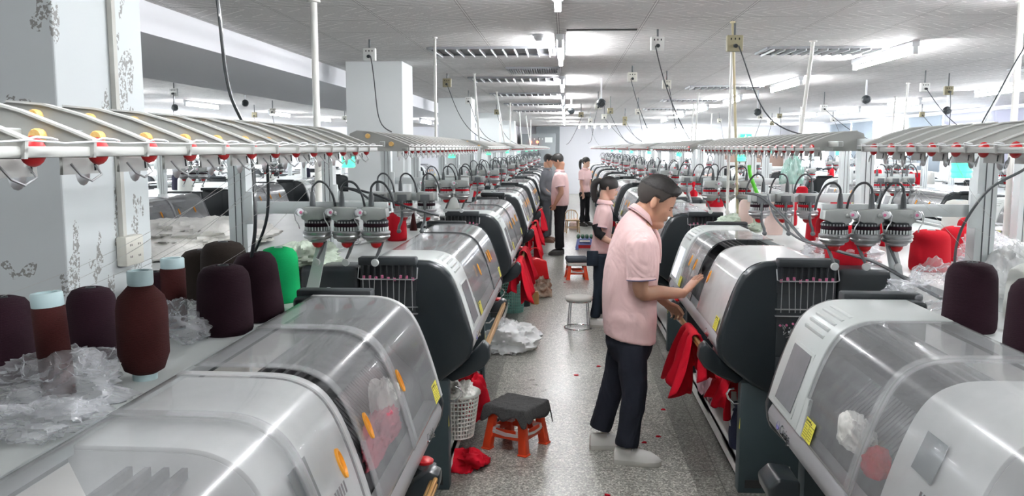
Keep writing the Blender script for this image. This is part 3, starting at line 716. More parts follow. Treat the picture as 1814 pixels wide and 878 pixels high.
    # control panel at one end
    if panel:
        PAN = [c for c in COVER]
        pn = MB()._slab([(c[0] - 0.004, c[1] - 0.002) for c in PAN], [(c[0] + 0.012 * min(1, 1), c[1] + 0.012) for c in PAN], 0.045, 0.45, M_panel).build('control_panel', root, bevel=0.004, seg=2, smooth=50)
        mb = MB(); slope_quad(mb, 0.45, 0.51, 0.875, 1.00, -0.002, 0.014, M_panel, skew=-0.03); mb.build('panel_wing', pn)
        mb = MB()
        for i in range(5):
            c = COVER[17 + i * 2] if 17 + i * 2 < len(COVER) else COVER[-2]
            mb.span(c[0] - 0.006, c[0] + 0.006 + 0.014, 0.14, 0.37, c[1] + 0.0, c[1] + 0.0145, M_panel)
        mb.build('moulded_ribs', pn, bevel=0.002)
        mb = MB(); slope_quad(mb, 0.125, 0.385, 0.895, 1.135, 0.0150, 0.004, M_panel); bz = mb.build('screen_bezel', pn, bevel=0.002)
        mb = MB(); slope_quad(mb, 0.145, 0.365, 0.910, 1.122, 0.0200, 0.0012, M_screen_on if lit else M_screen); mb.build('screen', pn)
    # badge on the rail
    if detail:
        b_ = slope_text('Cixing', 0.26, 0.90, 0.05, M_chrome, root, 'badge_lettering', 0.004, 0.0)
        b_.location = (0.020, 0, -0.078)
        MB().lathe([(0.016, -0.003), (0.020, 0), (0.016, 0.003), (0.012, 0)], mat('violet_enamel', (0.2, 0.18, 0.45), 0.3), 18, c=(0.0, 0.225, 0.825), axis=(1, 0, 0.3)).build('badge_emblem', root)
        b2 = slope_text('Cixing', L_M - 0.42, 0.90, 0.05, M_chrome, root, 'badge_lettering', 0.004, 0.0); b2.location = (0.020, 0, -0.078)
    # covers
    for i, (y0, y1) in enumerate(doors):
        off = 0.004 + 0.008 * (i % 2)
        cv = [(c[0] + off * 0.8, c[1] + off) for c in COVER]; cv2 = [(c[0] + 0.003, c[1] + 0.003) for c in cv]
        d = MB()._slab(cv, cv2, y0, y1, M_cover2 if i in frosted else M_cover).build('sliding_cover', root, smooth=60)
        e_ = MB()._slab([(c[0] + 0.002, c[1] + 0.002) for c in cv], [(c[0] + 0.006, c[1] + 0.006) for c in cv], y1 - (0.03 if clear else 0.007), y1, M_cover2 if clear else M_blackm)
        e_.build('edge_seal', d)
        e_ = MB()._slab([(c[0] + 0.002, c[1] + 0.002) for c in cv], [(c[0] + 0.005, c[1] + 0.005) for c in cv], y0, y0 + 0.035, M_cover); e_.build('edge_strip', d)
    for hy in handles:
        p, t, n = slope_frame(1.09); ctr = Vector((p.x, hy, p.z)) + n * 0.018
        rg = []
        for r_, dd in ((1.0, 0), (1.0, 0.006), (0.82, 0.007), (0.7, 0.001)):
            rg.append([ctr + t * (0.040 * r_ * math.cos(a * math.pi / 12)) + Vector((0, 1, 0)) * (0.017 * r_ * math.sin(a * math.pi / 12)) + n * dd for a in range(24)])
        MB().rings(rg, M_orange).build('pull_handle', root)
    for sy in (0.53, L_M - 0.19):
        mb = MB(); slope_quad(mb, sy, sy + 0.10, 0.885, 0.955, 0.0165, 0.0008, M_yellow); st = mb.build('warning_sticker', root)
        mb = MB()
        slope_quad(mb, sy, sy + 0.10, 0.936, 0.938, 0.0174, 0.0003, M_ink); slope_quad(mb, sy + 0.049, sy + 0.051, 0.885, 0.955, 0.0174, 0.0003, M_ink)
        if detail:
            for k_ in range(5):
                for hx in (0.006, 0.056): slope_quad(mb, sy + hx, sy + hx + 0.036 - 0.01 * (k_ == 4), 0.894 + k_ * 0.008, 0.8955 + k_ * 0.008, 0.0174, 0.0003, M_ink)
            for hx in (0.004, 0.058):
                p, t, n = slope_frame(0.946); c_ = Vector((p.x, sy + hx + 0.005, p.z)) + n * 0.0176
                mb.add([c_ - t * 0.005 - Vector((0, 0.005, 0)), c_ - t * 0.005 + Vector((0, 0.005, 0)), c_ + t * 0.006], [(0, 1, 2)], M_ink)
        mb.build('sticker_print', st)
        if detail: 
            tx = slope_text('WARNING', sy + 0.013, 0.946, 0.009, M_ink, st, 'sticker_heading', 0.0002, 0.0176)
    if carriage is not None:
        cy0, cy1 = carriage
        cv = [(c[0] - 0.022, c[1] - 0.018) for c in COVER]; cv2 = [(c[0] - 0.03, c[1] - 0.03) for c in COVER]
        cg = MB()._slab(cv2, cv, cy0, cy1, M_white).build('knitting_carriage', root, bevel=0.003)
        for ye in (cy0, cy1 - 0.004):
            MB().prism([(c[0], c[1]) for c in cv2] + [(-0.5, 1.1), (-0.2, 1.0)], ye, ye + 0.004, M_white).build('carriage_side', cg)
        mb = MB(); yy0 = cy0 + 0.12; slope_quad(mb, yy0, yy0 + 0.12, 1.06, 1.16, -0.0165, 0.001, mat('smoky_window', (0.16, 0.19, 0.2), 0.2)); mb.build('carriage_window', cg)
        mb = MB()
        for i in range(5): slope_quad(mb, cy1 - 0.22 + i * 0.02, cy1 - 0.21 + i * 0.02, 1.0, 1.03, -0.0165, 0.001, M_inner)
        mb.build('carriage_slots', cg)
    # take-down rods held out in front, brackets and the stop button
    br = [(-0.02, 0.75), (0.052, 0.832), (0.085, 0.80), (0.092, 0.74), (0.06, 0.69), (-0.02, 0.64), (-0.12, 0.60), (-0.16, 0.63)]
    Yf = (lambda y: y) if face == 1 else (lambda y: L_M - y)
    if rodset: MB().prism(br, Yf(0.07), Yf(0.15), M_black).build('rod_bracket', root, bevel=0.012, seg=3)
    if rodset:
        rods = MB()
        for dx, dz in ((0, 0), (0.013, 0.010), (0.013, -0.010)): rods.cyl((0.052 + dx, Yf(0.15), 0.78 + dz), (0.052 + dx, Yf(1.60), 0.76 + dz), 0.009, M_gold, 10)
        rods.build('take_down_rods', root)
        MB().prism([(-0.03, 0.74), (0.04, 0.80), (0.078, 0.785), (0.075, 0.735), (0.03, 0.70), (-0.05, 0.70)], Yf(1.55), Yf(1.63), M_black).build('rod_bracket', root, bevel=0.01)
        es = MB().span(-0.05, 0.035, Yf(1.66), Yf(1.79), 0.64, 0.742, M_blackm).build('stop_switch_box', root, bevel=0.008)
        MB().cyl((0.0, Yf(1.725), 0.742), (0.0, Yf(1.725), 0.758), 0.024, M_steel, 16).build('switch_collar', es)
        MB().lathe([(0.012, 0), (0.03, 0.004), (0.032, 0.014), (0.022, 0.022), (0.001, 0.024)], M_red, 20, c=(0.0, Yf(1.725), 0.758)).build('emergency_stop_button', es)
    else: MB().prism([(-0.05, 0.66), (0.03, 0.67), (0.07, 0.63), (0.06, 0.58), (-0.05, 0.56)], 0.20, 0.38, M_black).build('rod_bracket', root, bevel=0.012, seg=3)
    mb = MB(); mb.tube([(-0.13, 0.05, 0.50), (-0.10, 0.045, 0.50), (-0.07, 0.04, 0.53), (-0.06, 0.04, 0.555), (-0.075, 0.04, 0.58), (-0.10, 0.04, 0.585)], 0.006, M_chrome, 8)
    mb.tube([(-0.13, L_M - 0.05, 0.50), (-0.10, L_M - 0.045, 0.50), (-0.07, L_M - 0.04, 0.53), (-0.06, L_M - 0.04, 0.555), (-0.075, L_M - 0.04, 0.58), (-0.10, L_M - 0.04, 0.585)], 0.006, M_chrome, 8)
    mb.build('coat_hooks', root)
    mb = MB()
    for y in (0.03, L_M - 0.03): mb.add([(-0.1345, y - 0.001, 0.36), (-0.1345, y + 0.028 * (1 if y < 1 else -1), 0.36), (-0.1345, y - 0.001, 0.43)], [(0, 1, 2)], M_yellow)
    mb.build('leg_sticker', root)
    return root

PITCH = 3.27
NOSE_L, NOSE_R = -0.495, 0.823
MID_L, MID_R = -1.94, 2.268
def place_machine(root, side, k, nose=None, y0=None, face=1):
    if side == 'L': x = NOSE_L; y = 1.17 + PITCH * k; root.location = (x, y, 0); root.rotation_euler = (0, 0, 0)
    elif side == 'R': x = NOSE_R; y = 1.23 + PITCH * k + L_M; root.location = (x, y, 0); root.rotation_euler = (0, 0, math.pi)
    else:
        root.location = (nose, y0 + (0 if face == 1 else L_M), 0); root.rotation_euler = (0, 0, 0 if face == 1 else math.pi)
GRP = 'flat knitting machines in rows'
def mlabel(root, s): tag(root, s, 'knitting machine', GRP)

mA = make_machine(doors=((0.06, 0.66), (0.60, 0.97), (1.06, 1.62), (1.52, 2.15)), handles=(0.84, 1.13, 1.60), carriage=(0.50, 1.04), panel=False, clear=True); place_machine(mA, 'L', 0)
mlabel(mA, 'nearest pillar-side knitting machine, clear covers parted above a white carriage')
mB = make_machine(doors=((0.45, 1.52), (1.50, 2.15)), handles=(0.98, 1.63, 1.74)); place_machine(mB, 'L', 1)
mlabel(mB, 'second pillar-side knitting machine, its black end cap facing the camera near the black-topped stool')
nA = make_machine(doors=((0.45, 1.02), (0.98, 2.15)), handles=(1.7,), carriage=(1.12, 1.55), face=-1, rodset=False, clear=True); place_machine(nA, 'R', 0)
mlabel(nA, 'nearest window-side knitting machine with grey control panel and yellow warning sticker')
nB = make_machine(doors=((0.45, 0.85), (0.82, 1.16), (1.40, 2.15)), handles=(0.74, 0.95, 1.50), lit=True, frosted=(2,), face=-1); place_machine(nB, 'R', 1)
mlabel(nB, 'knitting machine the standing man touches, a cover slid open, red fabric on its rods')
mG = make_machine(doors=((0.45, 1.30), (1.22, 2.15)), handles=(0.9, 1.36, 1.8))
mg_tree = tree_of(mG); place_machine(mG, 'L', 2); mlabel(mG, 'third knitting machine from the camera on the pillar side of the aisle')
mH = make_machine(doors=((0.45, 1.30), (1.22, 2.15)), handles=(0.9, 1.36, 1.8), face=-1); mh_tree = tree_of(mH); place_machine(mH, 'R', 2)
mlabel(mH, 'third knitting machine from the camera on the window side of the aisle')
for side in 'LR':
    for k_ in (3,):
        o = copy_tree(mG, None, mg_tree) if side == 'L' else copy_tree(mH, None, mh_tree); place_machine(o, side, k_)
        mlabel(o, f'{ORD[k_]} knitting machine from the camera on the {"pillar" if side == "L" else "window"} side of the aisle')
FLAT = {}
for fc in (1, -1):
    flat0 = make_machine(doors=((0.45, 1.30), (1.22, 2.15)), handles=(0.9, 1.36, 1.8), detail=False, face=fc)
    FLAT[fc] = [flatten(flat0, 'knitting_machine'), False]
    for ch in list(flat0.children_recursive) + [flat0]: bpy.data.objects.remove(ch)
def far_machine(house, **kw):
    f = FLAT[house]; o = f[0] if not f[1] else f[0].copy()
    if f[1]: C.objects.link(o)
    f[1] = True; place_machine(o, **kw); return o
for side in 'LR':
    for k_ in range(4, 10):
        mlabel(far_machine(1 if side == 'L' else -1, side=side, k=k_), f'{ORD[k_]} knitting machine from the camera on the {"pillar" if side == "L" else "window"} side of the aisle')
ROWS = [('row beyond the pillars', -4.70, 1, 2.27, 9), ('second row beyond the pillars', -7.59, -1, 4.0, 7), ('third row beyond the pillars', -8.9, 1, 5, 7),
        ('second window-side row', 3.713, 1, 2.3, 9), ('third window-side row', 5.03, -1, 2.0, 9), ('row along the window wall', 7.92, 1, 3.0, 8)]
for rname, nose, face, y0, n in ROWS:
    for i in range(n):
        mlabel(far_machine(face, side='X', k=0, nose=nose, y0=y0 + PITCH * i, face=face), f'{ORD[i]} knitting machine from the camera in the {rname}')
# ------------------------------------------------------------------ worktops behind the machines (one per machine unit)
def worktop(xs, y0, side, label, extra=None):
    """side=1: the machine's front faces +x; xs is the nose x"""
    f = lambda u: xs - side * u
    o = empty('worktop', (f(1.0), y0, 0), 0, label, 'worktop', 'grey-white worktops behind the machines')
    mb = MB(); L = lambda u: f(u) - f(1.0)
    a, b_ = (0.22, L_M + 0.28) if side == 1 or extra == 'front' else (0.0, L_M)
    if extra == 'R': a, b_ = 0.22, L_M + 0.28
    mb.span(L(0.945), L(1.155), -0.75, PITCH - 0.75, 1.19, 1.22, M_table)
    mb.span(L(0.945), L(0.955), -0.75, 0.20, 1.13, 1.19, M_shelf); mb.build('top', o)
    MB().span(L(1.0), L(1.02), -0.6, PITCH - 0.9, 0.05, 1.19, M_shelf).build('side_panel', o)
    for y in (-0.65, PITCH - 0.85): MB().span(L(0.97), L(1.01), y - 0.02, y + 0.02, 0, 1.19, M_alu).build('leg', o)
    return o
for k_ in range(0, 9):
    worktop(NOSE_L, 1.17 + PITCH * k_, 1, f'{ORD[k_]} worktop from the camera behind the pillar-side machines')
    worktop(NOSE_R, 1.23 + PITCH * k_, -1, f'{ORD[k_]} worktop from the camera behind the window-side machines', 'R')
def strip(x0, x1, y0, y1, label):
    o = empty('worktop', ((x0 + x1) / 2, (y0 + y1) / 2, 0), 0, label, 'worktop', 'grey-white worktops behind the machines')
    w, d = (x1 - x0) / 2, (y1 - y0) / 2
    MB().span(-w, w, -d, d, 1.19, 1.219, M_table).build('top', o)
    for sx in (-1, 1):
        for sy in (-1, 1): MB().span(sx * (w - 0.05) - 0.02, sx * (w - 0.05) + 0.02, sy * (d - 0.1) - 0.02, sy * (d - 0.1) + 0.02, 0, 1.19, M_alu).build('leg', o)
for i, (a, b_) in enumerate([(0.3, 2.68), (3.28, 8.59), (9.19, 14.87), (15.47, 21.19), (21.8, 27.5)]):
    strip(-2.95, -1.652, a, b_, f'{ORD[i]} wide table from the camera between the pillars')
for i in range(4): strip(1.98, 2.765, 2.2 + 7 * i, 9.18 + 7 * i, f'{ORD[i]} wide table from the camera between the two window-side machine rows')
for i in range(4): strip(5.98, 6.97, 2.2 + 7 * i, 9.18 + 7 * i, f'{ORD[i]} wide table from the camera beside the window-wall machine row')
for i in range(4): strip(-6.64, -5.65, 2.2 + 7 * i, 9.18 + 7 * i, f'{ORD[i]} wide table from the camera behind the machines beyond the pillars')

# ------------------------------------------------------------------ overhead yarn racks
def make_rack(detail=True, ndisc=20, both=True):
    """local: x=0 at the machine nose line, front edge towards +x; y from 0 to 2.75"""
    root = empty('yarn_rack'); LR = 0.1375 * ndisc
    mb = MB().span(-0.108, -0.102, 0, LR, 1.869, 1.882, M_rack).span(-0.125, -0.108, 0, LR, 1.872, 1.882, M_rack); mb.build('front_rail', root, bevel=0.002)
    mb = MB().span(-0.33, -0.30, -0.25, LR + 0.28, 1.875, 1.915, M_alu).span(-0.21, -0.19, 0, LR, 1.885, 1.905, M_rack); mb.build('rear_beam', root, bevel=0.002)
    br = [(-0.098, 1.868), (-0.096, 1.888), (-0.125, 1.900), (-0.19, 1.925), (-0.245, 1.940), (-0.300, 1.945), (-0.325, 1.935), (-0.335, 1.90), (-0.32, 1.868)]
    b0 = MB().prism(br, -0.003, 0.003, M_rack)
    for (p, q) in zip(br[1:5], br[2:6]): b0.add([(p[0], -0.007, p[1]), (p[0], 0.007, p[1]), (q[0], 0.007, q[1]), (q[0], -0.007, q[1]), (p[0], -0.007, p[1] + 0.003), (p[0], 0.007, p[1] + 0.003), (q[0], 0.007, q[1] + 0.003), (q[0], -0.007, q[1] + 0.003)], [(0, 1, 2, 3), (4, 7, 6, 5), (0, 4, 5, 1), (2, 6, 7, 3), (1, 5, 6, 2), (3, 7, 4, 0)], M_rackw)
    b0 = b0.build('bracket_fin', root)
    dk = MB().ball((-0.119, 0.045, 1.876), (0.009, 0.023, 0.018), M_red, 14, 8).build('red_tension_disc', root)
    pl = MB().span(-0.145, -0.141, 0.0, 0.085, 1.846, 1.872, M_rack).lathe([(0.005, -0.004), (0.018, 0), (0.005, 0.004)], M_steel, 14, c=(-0.15, 0.06, 1.848), axis=(1, 0, 0)).build('guide_plate', root)
    kns = []
    for x, z in ((-0.255, 1.925), (-0.165, 1.895)):
        kn = MB(); kn.lathe([(0.008, -0.014), (0.0095, -0.011), (0.0095, -0.002), (0.006, 0)], M_orange2, 12, c=(x, -0.003, z), axis=(0, 1, 0))
        kns.append(kn.build('tension_knob', root))
    hks = [MB().tube([(-0.13, 0.0, 1.86), (-0.12, 0.005, 1.845), (-0.115, 0.02, 1.838), (-0.11, 0.035, 1.846), (-0.115, 0.03, 1.858)], 0.0016, M_steel, 5).build('yarn_hook', root),
           MB().tube([(-0.139, 0.07, 1.864), (-0.138, 0.07, 1.850)], 0.0014, M_black, 5).build('guide_pin', root),
           MB().tube([(-0.10, 0.0, 1.888), (-0.092, 0.01, 1.892), (-0.088, 0.03, 1.891), (-0.092, 0.05, 1.889)], 0.0016, M_frame, 5).build('wire_loop', root)]
    for i in range(ndisc):
        for o in (b0, dk, pl, *hks, *kns):
            c = o if i == 0 else o.copy()
            if i: C.objects.link(c); c.parent = root
            c.location.y = 0.1375 * i + 0.01
    mb = MB(); mb.tube([(-0.088, 0.0, 1.887)] + [(-0.088 + 0.002 * math.sin(i * 2.1), LR * i / 40, 1.887 + 0.002 * math.sin(i * 3.3)) for i in range(1, 41)], 0.0013, M_frame, 6); mb.build('front_wire', root)
    return root
GR = 'overhead yarn tension racks'
def place_rack(o, side, k, label, nose=None, y0=None, face=1):
    if side == 'L': o.location = (NOSE_L, -0.07 + PITCH * k, 0); o.rotation_euler = (0, 0, 0)
    elif side == 'R': o.location = (NOSE_R, -0.02 + PITCH * k + 2.75, 0); o.rotation_euler = (0, 0, math.pi)
    else: o.location = (nose, y0 + (0 if face == 1 else 2.75), 0); o.rotation_euler = (0, 0, 0 if face == 1 else math.pi)
    tag(o, label, 'yarn rack', GR)
rk = make_rack(); rk_tree = tree_of(rk)
place_rack(rk, 'L', 0, 'nearest overhead yarn rack on the pillar side, pale fins with orange knobs and red discs')
rdup = lambda: copy_tree(rk, None, rk_tree)
place_rack(rdup(), 'R', 0, 'nearest overhead yarn rack on the window side, smooth grey fins above the green beacon')
place_rack(rdup(), 'L', 1, 'second overhead yarn rack on the pillar side, in front of the second pillar')
place_rack(rdup(), 'R', 1, 'second overhead yarn rack on the window side, above the standing man\'s machine')
rflat = flatten(rk, 'yarn_rack'); rused = False
def far_rack(**kw):
    global rused
    o = rflat if not rused else rflat.copy()
    if rused: C.objects.link(o)
    rused = True; place_rack(o, **kw)
for k_ in range(2, 10):
    far_rack(side='L', k=k_, label=f'{ORD[k_]} overhead yarn rack from the camera on the pillar side of the aisle')
    far_rack(side='R', k=k_, label=f'{ORD[k_]} overhead yarn rack from the camera on the window side of the aisle')
for rname, nose, face, y0, n in ROWS:
    for i in range(n): far_rack(side='X', k=0, nose=nose, y0=y0 - 1.2 + PITCH * i, face=face, label=f'{ORD[i]} overhead yarn rack from the camera above the {rname}')

# green beacons under the racks
def make_beacon():
    t = empty('signal_beacon')
    MB().lathe([(0.031, 0), (0.031, 0.024), (0.02, 0.034)], M_frame, 20).build('cap', t)
    g = MB().lathe([(0.024, -0.046), (0.030, -0.041), (0.028, -0.03), (0.031, -0.024), (0.028, -0.014), (0.030, -0.002), (0.026, 0.0)], M_green, 20).build('green_lens', t)
    MB().span(-0.006, 0.006, -0.006, 0.006, 0.034, 0.06, M_frame).span(-0.006, 0.11, -0.006, 0.006, 0.042, 0.056, M_frame).build('bracket', t)
    return t
bc = make_beacon(); bt = tree_of(bc); bused = False
bc_r = None
def beacon(x, y, z, label, face=1):
    global bused
    o = bc if not bused else copy_tree(bc, None, bt); bused = True
    o.location = (x, y, z); o.rotation_euler = (0, 0, 0 if face == 1 else math.pi); tag(o, label, 'signal light', 'green signal beacons under the racks')
for k_ in range(0, 8):
    beacon(-0.905, 3.50 + 3.24 * k_, 1.845, f'{ORD[k_]} green beacon from the camera on the pillar side of the aisle')
for k_ in range(0, 7):
    beacon(1.20, 2.66 + 3.24 * k_, 1.835, f'{ORD[k_]} green beacon from the camera on the window side of the aisle', -1)
for rname, nose, face, y0, n in ROWS:
    if 'third row beyond' in rname: continue
    for i in range(1, min(n, 6)):
        beacon(nose - face * 0.41, y0 - 1.2 + PITCH * i + (2.95 if face == 1 else -0.2), 1.84, f'{ORD[i]} green beacon from the camera in the {rname}', face)

# ------------------------------------------------------------------ positive yarn feeders on their posts
FB = {}
def make_feeder(kind, band):
    """kind 1: boxy arm housing seen from the front; kind 2: hangs behind a flat bar. origin: top centre of the bowl"""
    t = empty('yarn_feeder')
    if kind == 1:
        hb = MB(); poly = [(-0.062, 0.004), (-0.062, 0.050), (-0.052, 0.058), (0.055, 0.052), (0.060, 0.012), (0.01, -0.008), (-0.03, -0.016)]
        hb.prism(poly, -0.045, 0.03, M_feed); h = hb.build('housing', t, bevel=0.004)
        mb = MB().lathe([(0.008, -0.010), (0.017, -0.009), (0.018, -0.003), (0.011, 0.0), (0.018, 0.003), (0.017, 0.009), (0.008, 0.010)], M_frame, 16, c=(-0.066, -0.05, 0.034), axis=(1, -1, 0))
        mb.lathe([(0.001, -0.013), (0.007, -0.012), (0.007, 0.012), (0.001, 0.013)], M_pink, 12, c=(-0.066, -0.05, 0.034), axis=(1, -1, 0)); mb.ball((-0.04, -0.05, 0.03), 0.010, M_feed)
        mb.tube([(-0.078, -0.05, 0.05), (-0.09, -0.055, 0.03), (-0.085, -0.055, 0.0), (-0.07, -0.06, -0.02), (-0.065, -0.06, -0.04)], 0.003, M_steel, 6)
        mb.build('tension_wheel', t)
    else:
        hb = MB().span(-0.058, 0.052, -0.04, 0.05, 0.0, 0.05, M_feed); h = hb.build('housing', t, bevel=0.006)
        MB().prism([(-0.03, 0.0), (-0.03, 0.04), (0.03, 0.04), (0.03, 0.0), (0.0, -0.022)], -0.062, -0.05, M_plug).build('clamp_plate', t, bevel=0.002)
    # bowl
    bw = MB().lathe([(0.048, 0.0), (0.055, -0.004), (0.055, -0.018)], M_black, 24)
    bw.lathe([(0.056, -0.018), (0.0575, -0.02), (0.0575, -0.032), (0.056, -0.034)], band, 24)
    bw.lathe([(0.050, -0.034), (0.050, -0.052)], M_blackm, 24)
    bw.lathe([(0.058, -0.052), (0.066, -0.056), (0.067, -0.066), (0.062, -0.072), (0.066, -0.078), (0.060, -0.088), (0.046, -0.094), (0.044, -0.102), (0.028, -0.108), (0.026, -0.110)], M_steel, 24)
    bw = bw.build('storage_drum', t, smooth=50)
    mb = MB()
    for i in range(26):
        a = 2 * math.pi * i / 26
        for (zc, hh) in ((-0.012, 0.008), (-0.043, 0.018)):
            mb.box((0.056 * math.cos(a), 0.056 * math.sin(a), zc), (0.005, 0.0065, hh), M_alu if hh > 0.01 else M_steel, Matrix.Rotation(a, 3, 'Z'))
    mb.build('drum_bars', bw, smooth=0)
    MB().lathe([(0.026, -0.109), (0.025, -0.118), (0.016, -0.130), (0.001, -0.135)], M_red, 20).build('red_cap', bw)
    # lever with a ceramic eye
    sgn = -1 if kind == 1 else 1
    lv = MB()
    if kind == 1: lv.tube([(0.03, 0.02, -0.09), (0.012, 0.0, -0.15), (-0.002, -0.01, -0.185)], 0.009, M_plug, 8, rr=[(0.012, 0.006), (0.011, 0.006), (0.009, 0.005)])
    else: lv.tube([(0.0, -0.056, 0.0), (0.0, -0.06, -0.10), (-0.006, -0.06, -0.135), (-0.02, -0.06, -0.165), (-0.022, -0.06, -0.185)], 0.009, M_plug, 8)
    lv = lv.build('lever_arm', t)
    c = (-0.004, -0.014, -0.20) if kind == 1 else (-0.022, -0.062, -0.195)
    mb = MB().lathe([(0.005, -0.012), (0.016, -0.010), (0.018, -0.004), (0.010, 0.0), (0.018, 0.004), (0.016, 0.010), (0.005, 0.012)] if kind == 1 else [(0.004, -0.012), (0.014, -0.006), (0.014, 0.006), (0.004, 0.012)], M_panel if kind == 1 else M_plug, 16, c=c, axis=(0, 1, 0)); mb.build('ceramic_eye', lv)
    # plug and cable loop
    px = -0.02
    MB().tube([(px, 0.0, 0.06), (px, 0.0, 0.10), (px, 0.0, 0.125)], 0.012, M_plug, 10, rr=[0.013, 0.012, 0.008]).build('plug', t)
    pts = smooth_curve([(px, 0, 0.12), (px + 0.004, 0, 0.15), (px + 0.03, 0.0, 0.172), (px + 0.065, 0.0, 0.16), (px + 0.095, 0.0, 0.11), (px + 0.105, 0.01, 0.05)], 4)
    MB().tube(pts, 0.0055, M_cable, 8).build('cable_loop', t)
    return t
fd = {}
for kind in (1, 2):
    for bn, bm_ in (('plum', M_plum), ('red', M_redyarn)):
        f = make_feeder(kind, bm_); fd[(kind, bn)] = [f, tree_of(f), False, flatten(f, 'yarn_feeder'), False]
def feeder(kind, bn, x, y, z, face, label, far):
    e_ = fd[(kind, bn)]
    if far:
        o = e_[3] if not e_[4] else e_[3].copy()
        if e_[4]: C.objects.link(o)
        e_[4] = True
    else:
        o = e_[0] if not e_[2] else copy_tree(e_[0], None, e_[1]); e_[2] = True
    o.location = (x, y, z); o.rotation_euler = (0, 0, 0 if face == 1 else 0)
    if face == -1: o.scale = (-1, 1, 1)
    tag(o, label, 'yarn feeder', 'positive yarn feeders in threes')
def post(xp, y, arm_to, zarm, face, label, foot=True, z0=1.22):
    o = empty('feeder_post', (xp, y, 0), 0, label, 'post', 'aluminium posts carrying the yarn feeders')
    MB().span(-0.042, 0.042, -0.04, 0.04, z0, 1.875, M_alu).span(-0.012, -0.008, -0.0425, -0.04, 1.22, 1.875, M_plug).span(0.018, 0.022, -0.0425, -0.04, 1.22, 1.875, M_plug).build('upright', o)
    d = arm_to - xp; s = 1 if d > 0 else -1
    MB().span(s * 0.042, d, -0.02, 0.0, zarm - 0.028, zarm + 0.028, M_alu).build('arm', o, bevel=0.003)
    MB().span(s * 0.035, s * 0.075, -0.05, -0.04, zarm - 0.075, zarm + 0.075, M_alu).build('clamp_plate', o, bevel=0.003)
    MB().span(-0.08, 0.08, -0.06, 0.06, 1.219, 1.228, M_alu).build('foot_plate', o)
    if foot:
        MB().prism([(s * 0.30, 1.22), (s * 0.36, 1.22), (s * 0.42, 1.50), (s * 0.44, zarm), (s * 0.40, zarm), (s * 0.37, 1.48)], -0.005, 0.005, M_alu).build('brace', o)
    return o
GAPW = {1: 0.138, 2: 0.135}
who = {1: 'pillar-side', -1: 'window-side'}
names3 = ['nearest the aisle', 'middle one', 'nearest the post']
for face in (1, -1):
    nose = NOSE_L if face == 1 else NOSE_R
    f = lambda u: nose - face * u
    for k_ in range(0, 9):
        yb = 1.17 + PITCH * k_
        if k_ >= 1:
            y1 = yb - 0.60
            post(f(1.02), y1 + 0.03, f(0.32), 1.605, face, f'{ORD[k_ - 1]} feeder post from the camera in the gaps between {who[face]} machines')
            for j in range(3):
                feeder(1, "plum" if (k_ == 1) else "red", f(0.375 + 0.137 * j), y1, 1.555, face, f'yarn feeder {names3[j]} of three in the {ORD[k_ - 1]} gap between {who[face]} machines', k_ > 3)
            y2 = yb + 0.95
            post(f(1.05), y2 + 0.06, f(0.33), 1.57, face, f'{ORD[k_ - 1]} feeder post from the camera standing behind a {who[face]} machine middle', foot=False)
            for j in range(3):
                feeder(2, 'red' if k_ > 1 or j else 'plum', f(0.40 + 0.148 * j), y2 + 0.03, 1.545, face, f'yarn feeder {names3[j]} of three above the {ORD[k_]} {who[face]} machine', k_ > 3)
for rname, nose, face, y0, n in ROWS:
    for i in range(min(n, 7)):
        for j in range(3):
            feeder(1 if i % 2 else 2, 'red' if nose > 0 else 'plum', nose - face * (0.4 + 0.14 * j), y0 + PITCH * i - 0.4, 1.55, 1, f'yarn feeder {names3[j].replace("nearest the aisle", "frontmost").replace("nearest the post", "rearmost")} of the {ORD[i]} three in the {rname}', True)
        post(nose - face * 1.0, y0 + PITCH * i - 0.36, nose - face * 0.33, 1.605, face, f'{ORD[i]} feeder post from the camera in the {rname}', foot=False, z0=0.0 if 'third row beyond' in rname else 1.22)
# loose cable bundles in the gaps
cable([(-0.85, 4.02, 1.56), (-1.0, 4.1, 1.66), (-1.1, 4.1, 1.69), (-0.95, 4.1, 1.66), (-0.75, 4.0, 1.6), (-0.6, 4.0, 1.56)], 0.006, 'dark cable looped behind the nearest pillar-side yarn feeders', M_cable)
cable([(1.05, 5.0, 1.62), (1.12, 4.9, 1.6), (1.20, 4.7, 1.5), (1.26, 4.5, 1.40), (1.33, 4.2, 1.38), (1.42, 3.95, 1.36), (1.5, 3.7, 1.30), (1.62, 3.7, 1.235)], 0.008, 'grey cable bundle running down behind the nearest window-side feeders', M_cable)
cable([(1.22, 5.2, 1.60), (1.2, 4.9, 1.48), (1.24, 4.5, 1.40), (1.3, 4.1, 1.41)], 0.006, 'thin grey cable joining the two feeder groups on the window side', M_cable)
